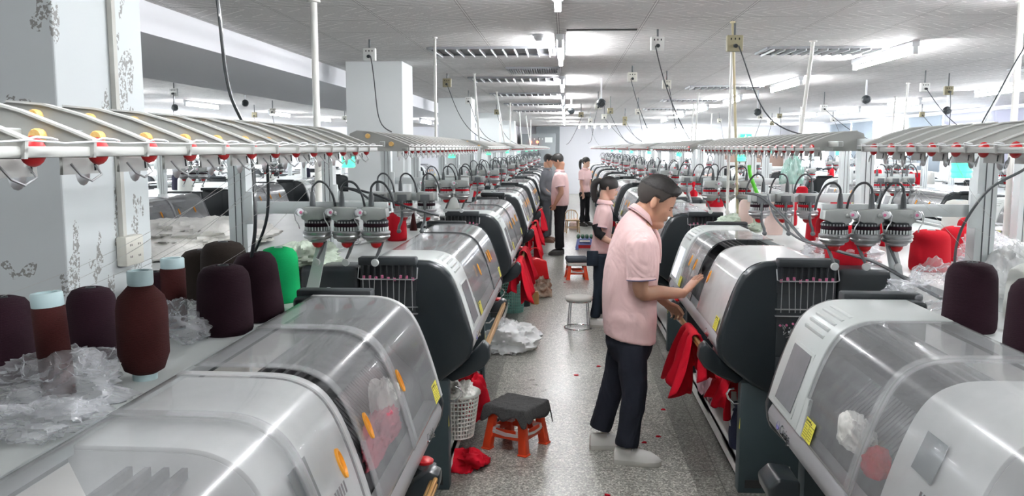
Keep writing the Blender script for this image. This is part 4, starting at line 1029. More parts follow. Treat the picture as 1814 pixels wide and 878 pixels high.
# ------------------------------------------------------------------ yarn packages
def cone_prof(r, h, kind):
    if kind == 'dome':      # big package, slightly tapered, rounded shoulders
        return [(0.001, 0.0), (r * 0.93, 0.0), (r * 0.99, h * 0.06), (r, h * 0.2), (r * 0.93, h * 0.78), (r * 0.87, h * 0.88), (r * 0.70, h * 0.965), (r * 0.42, h), (r * 0.30, h), (r * 0.26, h * 0.985), (r * 0.22, h * 0.93), (0.001, h * 0.93)]
    if kind == 'cone':
        return [(0.001, 0), (r, 0), (r, 0.01), (r * 0.25, h * 0.9), (r * 0.2, h)]
def cone(x, y, r, h, m, label, kind='dome', z=1.22, cat='yarn cone', group='yarn cones on the worktops', tilt=0.0):
    t = empty('yarn_cone', (x, y, z), 0, label, cat, group); t.rotation_euler = (0, tilt, 0)
    MB().lathe(cone_prof(r, h, kind), m, 36).build('yarn_package', t, smooth=50)
    MB().lathe([(r * 0.13, h * 0.93), (r * 0.14, h * 1.005), (r * 0.20, h * 1.005), (r * 0.21, h * 0.93)], M_blackm if m in (M_plum, M_brown, M_navy) else M_spool, 20).build('core_tube', t)
    return t
def bobbin(x, y, label, r, h, rtube, waist=True, tilt=0.0):
    t = empty('yarn_bobbin', (x, y, 1.22), 0, label, 'bobbin', 'maroon bobbins on pale blue tubes'); t.rotation_euler = (0, tilt, 0)
    MB().lathe([(rtube * 0.8, 0), (rtube, 0), (rtube, 0.02), (rtube * 0.9, 0.03), (rtube * 0.9, h - 0.045), (rtube, h - 0.04), (rtube * 1.04, h - 0.035), (rtube * 1.04, h - 0.004), (rtube * 0.98, h), (rtube * 0.72, h), (rtube * 0.7, h - 0.03), (0.001, h - 0.04)], M_spool, 32).build('bobbin_tube', t)
    if waist: p = [(rtube, 0.018), (r * 0.78, 0.03), (r, 0.075), (r, h - 0.11), (r * 0.9, h - 0.075), (rtube * 1.05, h - 0.045), (rtube, h - 0.042)]
    else: p = [(rtube, 0.006), (r, 0.01), (r, h - 0.04), (rtube, h - 0.036)]
    MB().lathe(p, M_maroon, 36).build('yarn_winding', t, smooth=50)
cone(-1.60, 2.28, 0.086, 0.24, M_plum, 'dark plum yarn cone at the left edge, behind the nearest slim bobbin')
cone(-1.49, 2.545, 0.078, 0.225, M_plum, 'dark plum yarn cone between the slim bobbin and the fat maroon bobbin')
cone(-1.52, 3.02, 0.088, 0.205, M_plum, 'dark plum cone tight against the pillar, mostly hidden behind the fat bobbin')
cone(-1.22, 2.93, 0.098, 0.245, M_plum, 'plum yarn cone standing beside the crumpled plastic, nearest the machine')
cone(-1.175, 3.17, 0.09, 0.262, M_plum, 'tallest plum yarn cone, leaning in front of the green cone', tilt=R(-5))
cone(-1.235, 3.56, 0.088, 0.235, M_greeny, 'bright green yarn cone at the end of the near worktop')
cone(-1.47, 3.54, 0.102, 0.26, M_brown, 'dark brown cone with a navy top behind the plum cones')
cone(-1.60, 3.62, 0.10, 0.215, M_brown, 'dark brown cone behind the slim far bobbin')
bobbin(-1.337, 2.11, 'slim maroon bobbin with pale blue tube standing in plastic, nearest the camera', 0.041, 0.285, 0.038, False, R(-4))
bobbin(-1.205, 2.31, 'fat maroon bobbin with pale blue tube ends', 0.070, 0.315, 0.034, True)
bobbin(-1.43, 2.98, 'slim maroon bobbin rising from crumpled plastic farther back', 0.044, 0.262, 0.040, False)
cone(1.475, 3.14, 0.092, 0.25, M_plum, 'plum yarn cone on the window side, left of two at the right edge')
cone(1.50, 2.72, 0.104, 0.255, M_plum, 'plum yarn cone nearest the camera at the right edge')
t = cone(1.87, 3.35, 0.155, 0.215, M_whitey, 'fat white yarn package with a blue strip on top behind the plum cones')
MB().span(-0.07, 0.01, -0.02, 0.0, 0.217, 0.224, mat('blue_tape', (0.05, 0.25, 0.6), 0.5)).build('blue_strip', t)
MB().lathe([(0.02, 0), (0.045, 0.002), (0.045, 0.008), (0.02, 0.01)], M_wood, 24, c=(0.0, -0.02, 0.214)).build('cardboard_ring', t)
cone(-1.21, 6.0, 0.075, 0.20, M_redyarn, 'red yarn cone left of the aisle behind the first feeder group')
cone(-1.22, 6.74, 0.03, 0.17, M_maroon, 'small maroon cone beside the red cone behind the feeders', kind='cone')
cone(-1.22, 10.9, 0.08, 0.22, M_redyarn, 'red yarn cone among the third pillar-side feeders')
cone(-1.23, 9.2, 0.08, 0.23, M_whitey, 'white yarn cone beside the third pillar-side feeders', kind='cone')
for i, (x, y, r_, h, m, lb) in enumerate([
    (1.55, 4.75, 0.11, 0.24, M_redyarn, 'red cone behind the lone drum at the far left of the window-side feeder group'), (1.68, 5.45, 0.10, 0.24, M_redyarn, 'red cone between the hanging feeder levers'),
    (1.75, 5.9, 0.10, 0.25, M_redyarn, 'red cone right behind the hanging feeders'), (1.98, 4.7, 0.105, 0.22, M_redyarn, 'red cone on the worktop right of the nearest window-side feeders'),
    (2.32, 5.15, 0.10, 0.2, M_redyarn, 'red cone beside crumpled clear plastic on the wide table'), (2.2, 5.9, 0.1, 0.21, M_redyarn, 'red cone standing behind its twin on the wide table'),
    (2.62, 5.6, 0.10, 0.22, M_redyarn, 'red cone left of the green-lit post'), (2.95, 6.6, 0.09, 0.22, M_redyarn, 'red cone at the back of the wide table left of the post'),
    (2.75, 6.1, 0.11, 0.30, M_whitey, 'tall white cone behind the green-lit post'), (2.9, 5.1, 0.09, 0.26, M_redyarn, 'red cone at the right edge behind the fat white package'),
    (1.6, 6.6, 0.07, 0.26, M_creamy, 'pale pink cone under the second window-side feeders'), (1.45, 6.9, 0.06, 0.25, M_creamy, 'pale pink cone beside the thin yellow pole'),
    (1.65, 7.9, 0.09, 0.24, M_whitey, 'white cone near the thin yellow pole'), (1.9, 7.4, 0.09, 0.24, M_redyarn, 'red cone beyond the thin yellow pole')]):
    cone(x, y, r_, h, m, lb)
rnd = random.Random(11)
for i in range(70):
    side = i % 3
    if side == 0: x = rnd.uniform(1.6, 2.9); y = rnd.uniform(8.5, 22)
    elif side == 1: x = rnd.uniform(5.9, 6.9); y = rnd.uniform(7, 20)
    else: x = rnd.choice([rnd.uniform(-1.55, -1.4), rnd.uniform(-6.5, -5.8)]); y = rnd.uniform(10, 20)
    m, cn = rnd.choice([(M_redyarn, 'red'), (M_redyarn, 'red'), (M_whitey, 'white'), (M_creamy, 'pale pink')]) if side < 2 else rnd.choice([(M_whitey, 'white'), (M_navy, 'dark'), (M_whitey, 'white')])
    t = MB().lathe(cone_prof(rnd.uniform(0.07, 0.1), rnd.uniform(0.2, 0.26), 'dome'), m, 20).build('yarn_cone', loc=(x, y, 1.22))
    place_ = ['on the tables beyond the standing man\'s machine row', 'on the tables toward the window wall', 'on the tables behind the pillars'][side]
    tag(t, f'{cn} yarn cone among many alike {place_}', 'yarn cone', f'distant {cn} yarn cones {place_}')

# ------------------------------------------------------------------ crumpled plastic, cloths
def crumple(x, y, z, sx, sy, sz, m, label, seed=1, cat='plastic bag', name='plastic_bag', amp=0.35, n=84, fine=1.0):
    mb = MB(); rnd = random.Random(seed); off = Vector((rnd.uniform(0, 50), rnd.uniform(0, 50), rnd.uniform(0, 50))); rg = []
    for i in range(n // 2 + 1):
        th = math.pi * (0.02 + 0.96 * i / (n // 2)); row = []
        for j in range(n):
            ph = 2 * math.pi * j / n
            d = Vector((math.sin(th) * math.cos(ph), math.sin(th) * math.sin(ph), math.cos(th)))
            a = noise.noise(d * 1.2 + off) * 0.9 + (0.35 - abs(noise.noise(d * 2.6 + off))) * 0.75 + (0.3 - abs(noise.noise(d * 6.0 + off))) * 0.42 * fine + (0.25 - abs(noise.noise(d * 13.0 + off))) * 0.22 * fine
            r_ = 1 + amp * (a - 0.1)
            p = Vector((d.x * sx * r_, d.y * sy * r_, max(d.z, -0.25) * sz * r_ + sz * 0.27)); row.append(p)
        rg.append(row)
    zmin = min(p.z for r_ in rg for p in r_)
    rg = [[p - Vector((0, 0, zmin)) for p in r_] for r_ in rg]
    o = mb.rings(rg, m).build(name, loc=(x, y, z), smooth=60)
    return tag(o, label, cat)
crumple(-1.335, 2.08, 1.22, 0.17, 0.15, 0.075, M_bag, 'crumpled clear plastic around the foot of the nearest slim bobbin', 3, amp=0.75)
crumple(-1.44, 2.35, 1.22, 0.11, 0.10, 0.05, M_bag, 'crumpled clear plastic between the plum cone and the fat bobbin', 5, amp=0.75)
crumple(-1.235, 1.86, 1.22, 0.14, 0.12, 0.05, M_bag, 'clear plastic at the bottom left corner of the worktop', 12, amp=0.75)
crumple(-1.37, 2.85, 1.22, 0.12, 0.15, 0.085, M_bag, 'crumpled clear plastic around the far slim bobbin', 8, amp=0.75)
crumple(1.52, 3.62, 1.22, 0.17, 0.17, 0.11, M_bag, 'crumpled clear plastic beside the plum cones on the window side', 9, amp=0.75)
crumple(1.62, 5.0, 1.22, 0.18, 0.3, 0.12, M_bag, 'clear plastic heap in front of the red cones under the hanging feeders', 10, amp=0.75)
crumple(2.4, 4.85, 1.22, 0.2, 0.15, 0.12, M_bag, 'clear plastic against the red cones on the wide table', 11, amp=0.75)
crumple(1.95, 3.75, 1.22, 0.10, 0.10, 0.16, M_bagw, 'whitish plastic bag hanging over the table corner behind the white package', 14, amp=0.5)
crumple(-1.5, 4.7, 1.22, 0.2, 0.3, 0.09, mat('pale_green_cloth', (0.5, 0.58, 0.48), 0.9, bump=(20, 0.5, 0.02)), 'pale green cloth heap on the worktop behind the feeders', 17, 'cloth', 'cloth_heap', 0.5)
crumple(1.42, 7.0, 1.22, 0.18, 0.2, 0.09, mat('pale_green_cloth', (0.5, 0.58, 0.48)), 'pale green cloth on the worktop beside the yellow pole', 18, 'cloth', 'cloth_heap', 0.5)
crumple(-2.45, 5.6, 1.22, 0.42, 0.7, 0.14, M_whiteknit, 'white cloth covering goods on the table beyond the near post', 21, 'cloth', 'cloth_heap', 0.5)
crumple(-1.35, 7.9, 1.22, 0.15, 0.5, 0.1, M_bagw, 'white plastic sheets along the worktop beyond the feeders', 23, 'plastic sheet', 'plastic_sheet', 0.7)
crumple(-1.4, 6.2, 1.22, 0.15, 0.4, 0.06, M_bagw, 'thin white plastic behind the red cone', 24, 'plastic sheet', 'plastic_sheet', 0.7)

def drape(x, y0, y1, z, front, back, m, label, waves=3, amp=0.03, seed=1, side=1, flare=0.1, rod=0.03, name='hanging_knitwear'):
    """cloth folded over a rod along y: front falls towards the aisle (side = +-1)"""
    rnd = random.Random(seed); ph = rnd.uniform(0, 6); n = 48; prof = []
    L = []
    for i in range(13): L.append(('f', front * (1 - i / 12)))
    for i in range(1, 6): L.append(('t', i / 6))
    for i in range(11): L.append(('b', back * i / 10))
    vs = []
    for j in range(n + 1):
        v = j / n
        for kx, (w, d) in enumerate(L):
            if w == 't': a = math.pi * (1 - d); px = side * rod * -math.cos(math.pi - a) ; pz = z + rod * math.sin(a) * 0.9; px = side * rod * math.cos(math.pi * d); yy = y0 + (y1 - y0) * v
            else:
                drop = d / max(front, back)
                sgn = 1 if w == 'f' else -1
                wv = math.sin(v * waves * 2 * math.pi + ph + drop * 1.4) * amp * (0.25 + drop) + math.sin(v * waves * 4.7 * math.pi + ph) * amp * 0.35 * drop
                px = side * (sgn * rod + wv + sgn * drop * 0.05); pz = z - d * (1 + 0.10 * math.sin(v * 9 + ph) + 0.08 * math.sin(v * 23)); 
                yy = y0 + (y1 - y0) * (0.5 + (v - 0.5) * (1 + flare * drop)) + 0.01 * math.sin(drop * 7 + ph)
            vs.append((x + px, yy, pz))
    k = len(L); fs = [(j * k + i, j * k + i + 1, (j + 1) * k + i + 1, (j + 1) * k + i) for j in range(n) for i in range(k - 1)]
    cx, cy = x, (y0 + y1) / 2
    vs = [(a - cx, b - cy, c) for a, b, c in vs]
    o = MB().add(vs, fs, m).build(name, loc=(cx, cy, 0), smooth=80)
    s = o.modifiers.new('thickness', 'SOLIDIFY'); s.thickness = 0.004; s.offset = 0
    return tag(o, label, 'knitted fabric', 'red knitted panels hung over the rods')
drape(0.762, 4.86, 5.20, 0.782, 0.30, 0.22, M_redknit, 'red ruffled knitted panel hung over the rods beside the standing man', 2.4, 0.055, 2, -1, 0.8)
drape(0.99, 4.80, 5.15, 0.56, 0.20, 0.16, M_redknit, 'red knitted panel hanging under the machine above the white shelf', 2, 0.03, 7, -1, 0.4)
for i, (y0, y1, fr_) in enumerate([(7.86, 8.35, 0.34), (8.75, 9.2, 0.28), (11.2, 11.7, 0.38), (12.3, 12.6, 0.3), (14.5, 15.0, 0.33), (17.8, 18.2, 0.3)]):
    drape(NOSE_L + 0.06, y0, y1, 0.79, fr_, 0.25, M_redknit, f'{ORD[i]} red knitted panel from the camera over the pillar-side rods', 2.2, 0.045, 20 + i, 1, 0.35)
for i, (y0, y1, fr_) in enumerate([(8.3, 8.8, 0.3), (11.6, 12.1, 0.3), (14.8, 15.3, 0.3)]):
    drape(NOSE_R - 0.06, y0, y1, 0.79, fr_, 0.25, M_redknit, f'{ORD[i]} red knitted panel from the camera over the rods past the standing man', 2.2, 0.04, 40 + i, -1, 0.35)
# fabric under the clear covers of the two nearest machines
crumple(-0.60, 2.72, 0.985, 0.05, 0.10, 0.10, M_whiteknit, 'white knitted piece under the clear cover of the nearest pillar-side machine', 31, 'knitted fabric', 'knitted_piece', 0.5)
crumple(-0.585, 2.58, 0.93, 0.045, 0.16, 0.09, mat('faded_red_knit', (0.5, 0.10, 0.14), 0.9), 'faded red knitted piece under the same clear cover as the white one', 33, 'knitted fabric', 'knitted_piece', 0.5)
crumple(0.905, 2.60, 0.96, 0.045, 0.10, 0.08, M_whiteknit, 'white knitted roll behind the yellow sticker of the nearest window-side machine', 35, 'knitted fabric', 'knitted_piece', 0.4)
crumple(0.90, 2.40, 0.95, 0.04, 0.05, 0.06, M_redknit, 'small red piece under the clear cover of the nearest window-side machine', 36, 'knitted fabric', 'knitted_piece', 0.4)
crumple(0.93, 4.75, 0.97, 0.05, 0.14, 0.10, mat('faded_red_knit', (0.5, 0.10, 0.14)), 'faded red fabric behind the frosted cover of the machine the man touches', 37, 'knitted fabric', 'knitted_piece', 0.5)
crumple(0.93, 6.0, 0.98, 0.04, 0.12, 0.10, M_whiteknit, 'white fabric behind the far cover of the machine the man touches', 38, 'knitted fabric', 'knitted_piece', 0.5)

# ------------------------------------------------------------------ stools
def taper_box(mb, c0, s0, c1, s1, m):
    vs = []
    for (c, s) in ((c0, s0), (c1, s1)): vs += [(c[0] - s[0] / 2, c[1] - s[1] / 2, c[2]), (c[0] + s[0] / 2, c[1] - s[1] / 2, c[2]), (c[0] + s[0] / 2, c[1] + s[1] / 2, c[2]), (c[0] - s[0] / 2, c[1] + s[1] / 2, c[2])]
    return mb.add(vs, [(3, 2, 1, 0), (4, 5, 6, 7), (0, 1, 5, 4), (1, 2, 6, 5), (2, 3, 7, 6), (3, 0, 4, 7)], m)
def plastic_stool(x, y, rz, w, h, m, label, cover=None, cover_m=None, wraps=True):
    t = empty('plastic_stool', (x, y, 0), rz, label, 'stool', 'low plastic stools in the aisle')
    a, b_ = w / 2, w / 2 - 0.045
    st = MB(); taper_box(st, (0, 0, h - 0.03), (w - 0.05, w - 0.05), (0, 0, h), (w - 0.08, w - 0.08), m); st.build('seat', t, bevel=0.012)
    for sx in (-1, 1):
        for sy in (-1, 1):
            mb = MB(); taper_box(mb, (sx * (a - 0.02), sy * (a - 0.02), 0), (0.055, 0.055), (sx * (b_ - 0.005), sy * (b_ - 0.005), h - 0.025), (0.045, 0.045), m)
            taper_box(mb, (sx * (a - 0.02), sy * (a - 0.02), 0), (0.066, 0.066), (sx * (a - 0.02), sy * (a - 0.02), 0.012), (0.062, 0.062), m)
            l = mb.build('leg', t, bevel=0.006)
            if wraps:
                wr = MB()
                for z in (h * 0.46, h * 0.50, h * 0.54):
                    c = a - 0.025 - (a - b_) * z / h; wr.span(sx * c - 0.031, sx * c + 0.031, sy * c - 0.031, sy * c + 0.031, z - 0.005, z + 0.005, M_bagw)
                wr.build('tape_wrap', l, bevel=0.003)
    for s in (-1, 1):
        for ax in (0, 1):
            mb = MB(); z = h * 0.42; c = a - 0.03
            if ax: mb.span(-c, c, s * c - 0.006, s * c + 0.006, z - 0.03, z + 0.03, m)
            else: mb.span(s * c - 0.006, s * c + 0.006, -c, c, z - 0.03, z + 0.03, m)
            mb.build('crossbar', t, bevel=0.003)
    if wraps:
        mb = MB(); rnd = random.Random(4); c = a - 0.02
        for i in range(6):
            p = [(-c, -c), (c, -c), (c, c), (-c, c)]; q = p[i % 4]; r_ = p[(i + 1) % 4]; z0 = h * rnd.uniform(0.42, 0.56); z1 = h * rnd.uniform(0.42, 0.56)
            mb.tube([(q[0], q[1], z0), ((q[0] + r_[0]) / 2, (q[1] + r_[1]) / 2, (z0 + z1) / 2 - 0.012), (r_[0], r_[1], z1)], 0.004, M_bagw, 6, rr=[(0.003, 0.007)] * 3)
        mb.build('tape_strands', t)
    if cover == 'cloth':
        n = 44; vs = []; off = Vector((3, 7, 1))
        for i in range(n + 1):
            for j in range(n + 1):
                u, v = (i / n - 0.5) * 2, (j / n - 0.5) * 2; rr_ = max(abs(u), abs(v)); half = w / 2 - 0.005
                ext = 1.5; px, py = u * half * ext, v * half * ext
                cx_, cy_ = max(-half, min(half, px)), max(-half, min(half, py)); over = math.hypot(px - cx_, py - cy_)
                nn = noise.noise(Vector((u * 2.2, v * 2.2, 0)) + off)
                corner = min(abs(u), abs(v))
                z = h + 0.022 - over * (0.75 + 0.9 * nn + 0.8 * max(0, corner - 0.55)) + 0.006 * noise.noise(Vector((u * 6, v * 6, 3)))
                if over > 0: k = 0.22; px, py = cx_ + (px - cx_) * k * (1 + nn), cy_ + (py - cy_) * k * (1 + nn)
                z -= 0.012 * max(0, rr_ * ext - 0.8) if over == 0 else 0.012 * 0.3
                vs.append((px, py, z))
        fs = [(i * (n + 1) + j, (i + 1) * (n + 1) + j, (i + 1) * (n + 1) + j + 1, i * (n + 1) + j + 1) for i in range(n) for j in range(n)]
        o = MB().add(vs, fs, cover_m).build('cloth_cover', t, smooth=80); s_ = o.modifiers.new('thickness', 'SOLIDIFY'); s_.thickness = 0.006; s_.offset = 1
    elif cover == 'cushion':
        MB().span(-w / 2 + 0.01, w / 2 - 0.01, -w / 2 + 0.01, w / 2 - 0.01, h - 0.05, h + 0.0, M_whiteknit).build('wrap_cloth', t, bevel=0.012, seg=3)
        MB().span(-w / 2 - 0.0, w / 2 + 0.0, -w / 2 - 0.0, w / 2 + 0.0, h, h + 0.065, cover_m).build('cushion', t, bevel=0.025, seg=4, smooth=60)
    return t
M_blackcloth = knit_mat('black_cloth', (0.004, 0.004, 0.004), (0.11, 0.11, 0.11), fold=0.012, grain=170)
M_slate = knit_mat('slate_cloth', (0.05, 0.06, 0.07), (0.09, 0.10, 0.12), fold=0.01)
plastic_stool(-0.30, 5.20, R(-27), 0.305, 0.262, M_redbr, 'orange-red plastic stool draped with black cloth, nearest in the aisle', 'cloth', M_blackcloth)
plastic_stool(0.17, 12.2, R(5), 0.31, 0.25, M_redbr, 'orange-red plastic stool with dark grey cushion farther down the aisle', 'cushion', M_slate)
# blue stool with green and red inverted stools on top
bs = plastic_stool(0.37, 15.85, 0, 0.33, 0.21, mat('periwinkle_plastic', (0.22, 0.28, 0.62), 0.4), 'blue and red plastic stool with a dark green ribbed top', wraps=False)
mb = MB()
for i in range(4): mb.ball((-0.12 + 0.08 * i, -0.02, 0.235), (0.034, 0.15, 0.045), mat('dark_green_ribbed', (0.04, 0.13, 0.08), 0.6), 12, 8)
mb.build('ribbed_cushion', bs)
MB().span(-0.12, 0.12, -0.17, -0.16, 0.03, 0.09, M_red).build('red_strip', bs)
# round chrome stool
t = empty('round_stool', (0.15, 8.76, 0), 0, 'round white-topped stool on thin chrome wire legs', 'stool')
MB().lathe([(0.001, 0.300), (0.120, 0.298), (0.140, 0.305), (0.146, 0.325), (0.138, 0.342), (0.10, 0.348), (0.001, 0.35)], knit_mat('cream_fabric', (0.62, 0.62, 0.58), (0.74, 0.73, 0.69), fold=0.005), 36).build('seat', t, smooth=60)
c_ = []
for r_, z, nm in ((0.15, 0.012, 'base_ring'), (0.125, 0.292, 'top_ring')):
    MB().tube([(r_ * math.cos(a * math.pi / 20), r_ * math.sin(a * math.pi / 20), z) for a in range(41)], 0.006, M_chrome, 8, cap=False).build(nm, t)
for i in range(4):
    a = math.pi / 4 + i * math.pi / 2; mb = MB()
    for da in (-0.10, 0.10): mb.tube([(0.148 * math.cos(a + da), 0.148 * math.sin(a + da), 0.012), (0.122 * math.cos(a + da), 0.122 * math.sin(a + da), 0.30)], 0.0045, M_chrome, 8)
    mb.build('leg', t)
# small wooden chair far down the aisle with a stack of pale pink bits on it
t = empty('wooden_chair', (0.16, 18.9, 0), R(8), 'small wooden chair with curved back far down the aisle', 'chair')
MB().span(-0.15, 0.15, -0.14, 0.14, 0.27, 0.295, M_wood).build('seat', t, bevel=0.006)
for sx in (-1, 1):
    for sy in (-1, 1): MB().tube([(sx * 0.145, sy * 0.13, 0), (sx * 0.125, sy * 0.115, 0.28)], 0.014, M_wood, 10).build('leg', t)
for sy in (-1, 1): MB().cyl((-0.135, sy * 0.125, 0.12), (0.135, sy * 0.125, 0.12), 0.009, M_wood, 8).build('stretcher', t)
MB().tube([(-0.13, 0.13, 0.29), (-0.14, 0.15, 0.40), (-0.09, 0.16, 0.48), (0, 0.165, 0.50), (0.09, 0.16, 0.48), (0.14, 0.15, 0.40), (0.13, 0.13, 0.29)], 0.011, M_wood, 10).build('back_hoop', t)
mb = MB(); [mb.cyl((x, 0.135, 0.29), (x, 0.16, 0.49), 0.006, M_wood, 6) for x in (-0.06, 0, 0.06)]; mb.build('back_spindles', t)
tag(MB().lathe(cone_prof(0.11, 0.19, 'dome'), M_creamy, 24).build('yarn_cone', loc=(0.2, 19.6, 0.0)), 'pale pink yarn cone on the floor behind the wooden chair', 'yarn cone')
tag(MB().lathe(cone_prof(0.1, 0.2, 'dome'), M_creamy, 24).build('yarn_cone', loc=(0.24, 20.4, 0.0)), 'pale pink yarn cone on the floor farthest behind the wooden chair', 'yarn cone')

# ------------------------------------------------------------------ things on the floor by the machines
crumple(-0.56, 7.85, 0.0, 0.28, 0.30, 0.19, M_bagw, 'white plastic bag lying on the aisle floor by the second machine', 41, amp=0.55)
# lattice basket
def basket(x, y, z, r0, r1, h, m, label):
    t = empty('plastic_basket', (x, y, z), 0, label, 'basket', 'slotted plastic baskets')
    mb = MB(); nz, na = 10, 36; th = 0.003
    for i in range(nz + 1):
        zz = h * i / nz; r_ = r0 + (r1 - r0) * i / nz
        mb.tube([(r_ * math.cos(a * math.pi / 18), r_ * math.sin(a * math.pi / 18), zz) for a in range(37)], 0.005 if i < nz else 0.008, m, 6, cap=False)
    for j in range(na):
        a = 2 * math.pi * j / na; mb.tube([(r0 * math.cos(a), r0 * math.sin(a), 0), (r1 * math.cos(a), r1 * math.sin(a), h)], 0.005, m, 6)
    mb.lathe([(0.001, 0.0), (r0, 0.0), (r0, 0.006), (0.001, 0.006)], m, 30); mb.build('slotted_wall', t)
    MB().lathe([(r1 - 0.004, h - 0.005), (r1 + 0.012, h), (r1 + 0.012, h + 0.012), (r1 - 0.004, h + 0.012)], m, 36).build('rim', t)
    return t
M_bask = mat('pale_grey_plastic', (0.66, 0.68, 0.64), 0.45); M_teal = mat('teal_plastic', (0.30, 0.62, 0.56), 0.45)
basket(-0.655, 5.02, 0.13, 0.10, 0.135, 0.26, M_bask, 'pale grey slotted basket full of scraps on the lower shelf of the second machine')
crumple(-0.66, 5.02, 0.33, 0.10, 0.10, 0.10, M_whiteknit, 'white scraps heaped in the pale grey basket', 52, 'fabric scraps', 'fabric_scraps', 0.8)
crumple(-0.60, 5.38, 0.13, 0.11, 0.16, 0.20, M_redknit, 'red knitted heap behind the pale grey basket', 53, 'knitted fabric', 'knitted_heap', 0.5, 60, 0.3)
crumple(-0.56, 4.84, 0.0, 0.11, 0.13, 0.08, M_redknit, 'red knitted cloth dropped on the floor below the basket', 54, 'knitted fabric', 'knitted_heap', 0.7, 60, 0.4)
crumple(-0.73, 5.85, 0.13, 0.09, 0.14, 0.36, M_bagw, 'cloudy plastic bag behind the red knitted heap', 55, amp=0.6)
tag(MB().span(-0.52, -0.44, 5.62, 5.74, 0.0, 0.04, M_black).build('small_box', bevel=0.004), 'small black box on the floor beyond the black-topped stool', 'box')
basket(-0.60, 9.65, 0.0, 0.12, 0.15, 0.34, M_teal, 'teal slotted basket on the floor by the third machine')
tag(MB().lathe([(0.02, 0), (0.12, 0), (0.125, 0.01), (0.125, 0.2), (0.11, 0.215), (0.02, 0.215)], M_creamy, 30).build('yarn_spool', loc=(-0.60, 9.75, 0.355)), 'pale pink yarn spool sitting in the teal basket', 'yarn spool')
t = empty('red_handbag', (-0.38, 10.7, 0.22), R(20), 'shiny red bag on the bundle beside the third machine', 'bag')
MB().prism([(-0.17, 0), (0.17, 0), (0.13, 0.24), (0.0, 0.28), (-0.13, 0.24)], -0.09, 0.09, mat('shiny_red_vinyl', (0.62, 0.01, 0.015), 0.25)).build('bag_body', t, bevel=0.02, seg=3)
MB().tube(smooth_curve([(-0.09, 0, 0.25), (-0.07, 0, 0.36), (0.0, 0, 0.40), (0.07, 0, 0.36), (0.09, 0, 0.25)], 4), 0.008, mat('shiny_red_vinyl', (0.62, 0.01, 0.015)), 8).build('bag_handle', t)
crumple(-0.36, 10.7, 0.0, 0.18, 0.2, 0.20, mat('brown_patterned_cloth', (0.24, 0.10, 0.06), 0.8, var=(14, (0.5, 0.42, 0.34), 0.9)), 'brown patterned bundle under the shiny red bag', 61, 'bundle', 'cloth_bundle', 0.4)
tag(MB().lathe([(0.001, 0), (0.06, 0), (0.062, 0.1), (0.05, 0.14), (0.001, 0.14)], M_black, 20).build('dark_jar', loc=(-0.47, 10.0, 0)), 'dark jar on the floor between teal basket and brown bundle', 'jar')
tag(MB().lathe([(0.001, 0), (0.05, 0), (0.052, 0.12), (0.04, 0.15), (0.001, 0.15)], mat('amber_jar', (0.4, 0.22, 0.08), 0.3), 20).build('amber_jar', loc=(-0.36, 10.15, 0)), 'amber jar on the floor in front of the brown bundle', 'jar')
# navy bag with white cord on the shelf under the window-side machine
t = empty('drawstring_bag', (1.03, 4.92, 0.126), 0, 'navy drawstring bag with white cord on the white shelf', 'bag')
MB().rings([[Vector((rx * math.cos(a * math.pi / 10), ry * math.sin(a * math.pi / 10), z)) for a in range(20)] for rx, ry, z in ((0.05, 0.07, 0), (0.055, 0.08, 0.08), (0.05, 0.075, 0.17), (0.035, 0.05, 0.22), (0.02, 0.03, 0.235), (0.04, 0.05, 0.26))], mat('navy_canvas', (0.02, 0.025, 0.06), 0.85)).build('bag_body', t)
MB().tube([(-0.04, -0.03, 0.225), (-0.05, -0.04, 0.20), (-0.06, -0.045, 0.17), (-0.058, -0.05, 0.14)], 0.005, M_frame, 6).build('cord', t)
crumple(1.05, 5.9, 0.126, 0.10, 0.2, 0.26, mat('pink_mesh_cloth', (0.62, 0.38, 0.44), 0.8), 'pink cloth on the white shelf behind the red knitted panel', 66, 'cloth', 'cloth_heap', 0.5)
# red lint bits on the floor
for i, (x, y) in enumerate([(0.62, 5.42), (0.52, 5.3), (0.24, 4.45), (0.0, 11.8), (0.10, 6.9), (0.72, 6.0), (0.3, 7.2)]):
    crumple(x, y, 0.0, 0.018, 0.012, 0.006, M_redknit, 'tiny scrap of red lint on the terrazzo floor', 70 + i, 'lint', 'lint_scrap', 0.8, 12)['group'] = 'scraps of red lint on the floor'
# fluorescent green and orange strips hanging at the pole, teal bag
tag(MB().tube(smooth_curve([(1.40, 6.6, 1.75), (1.41, 6.6, 1.68), (1.44, 6.6, 1.6), (1.47, 6.6, 1.53)], 4), 0.014, mat('lime_ribbon', (0.15, 0.75, 0.05), 0.5), 8, rr=None).build('lime_ribbon'), 'lime green strip hanging beside the thin yellow pole', 'ribbon')
tag(MB().tube(smooth_curve([(1.50, 6.6, 1.54), (1.52, 6.6, 1.45), (1.53, 6.6, 1.38)], 4), 0.007, M_redbr, 8).build('orange_ribbon'), 'orange strip hanging below the lime green strip', 'ribbon')
crumple(1.62, 6.2, 1.62, 0.07, 0.05, 0.14, clear_mat('teal_polythene', (0.35, 0.72, 0.6), 0.45, 0.3), 'pale teal plastic bag hung under the window-side rack', 80, amp=0.5)
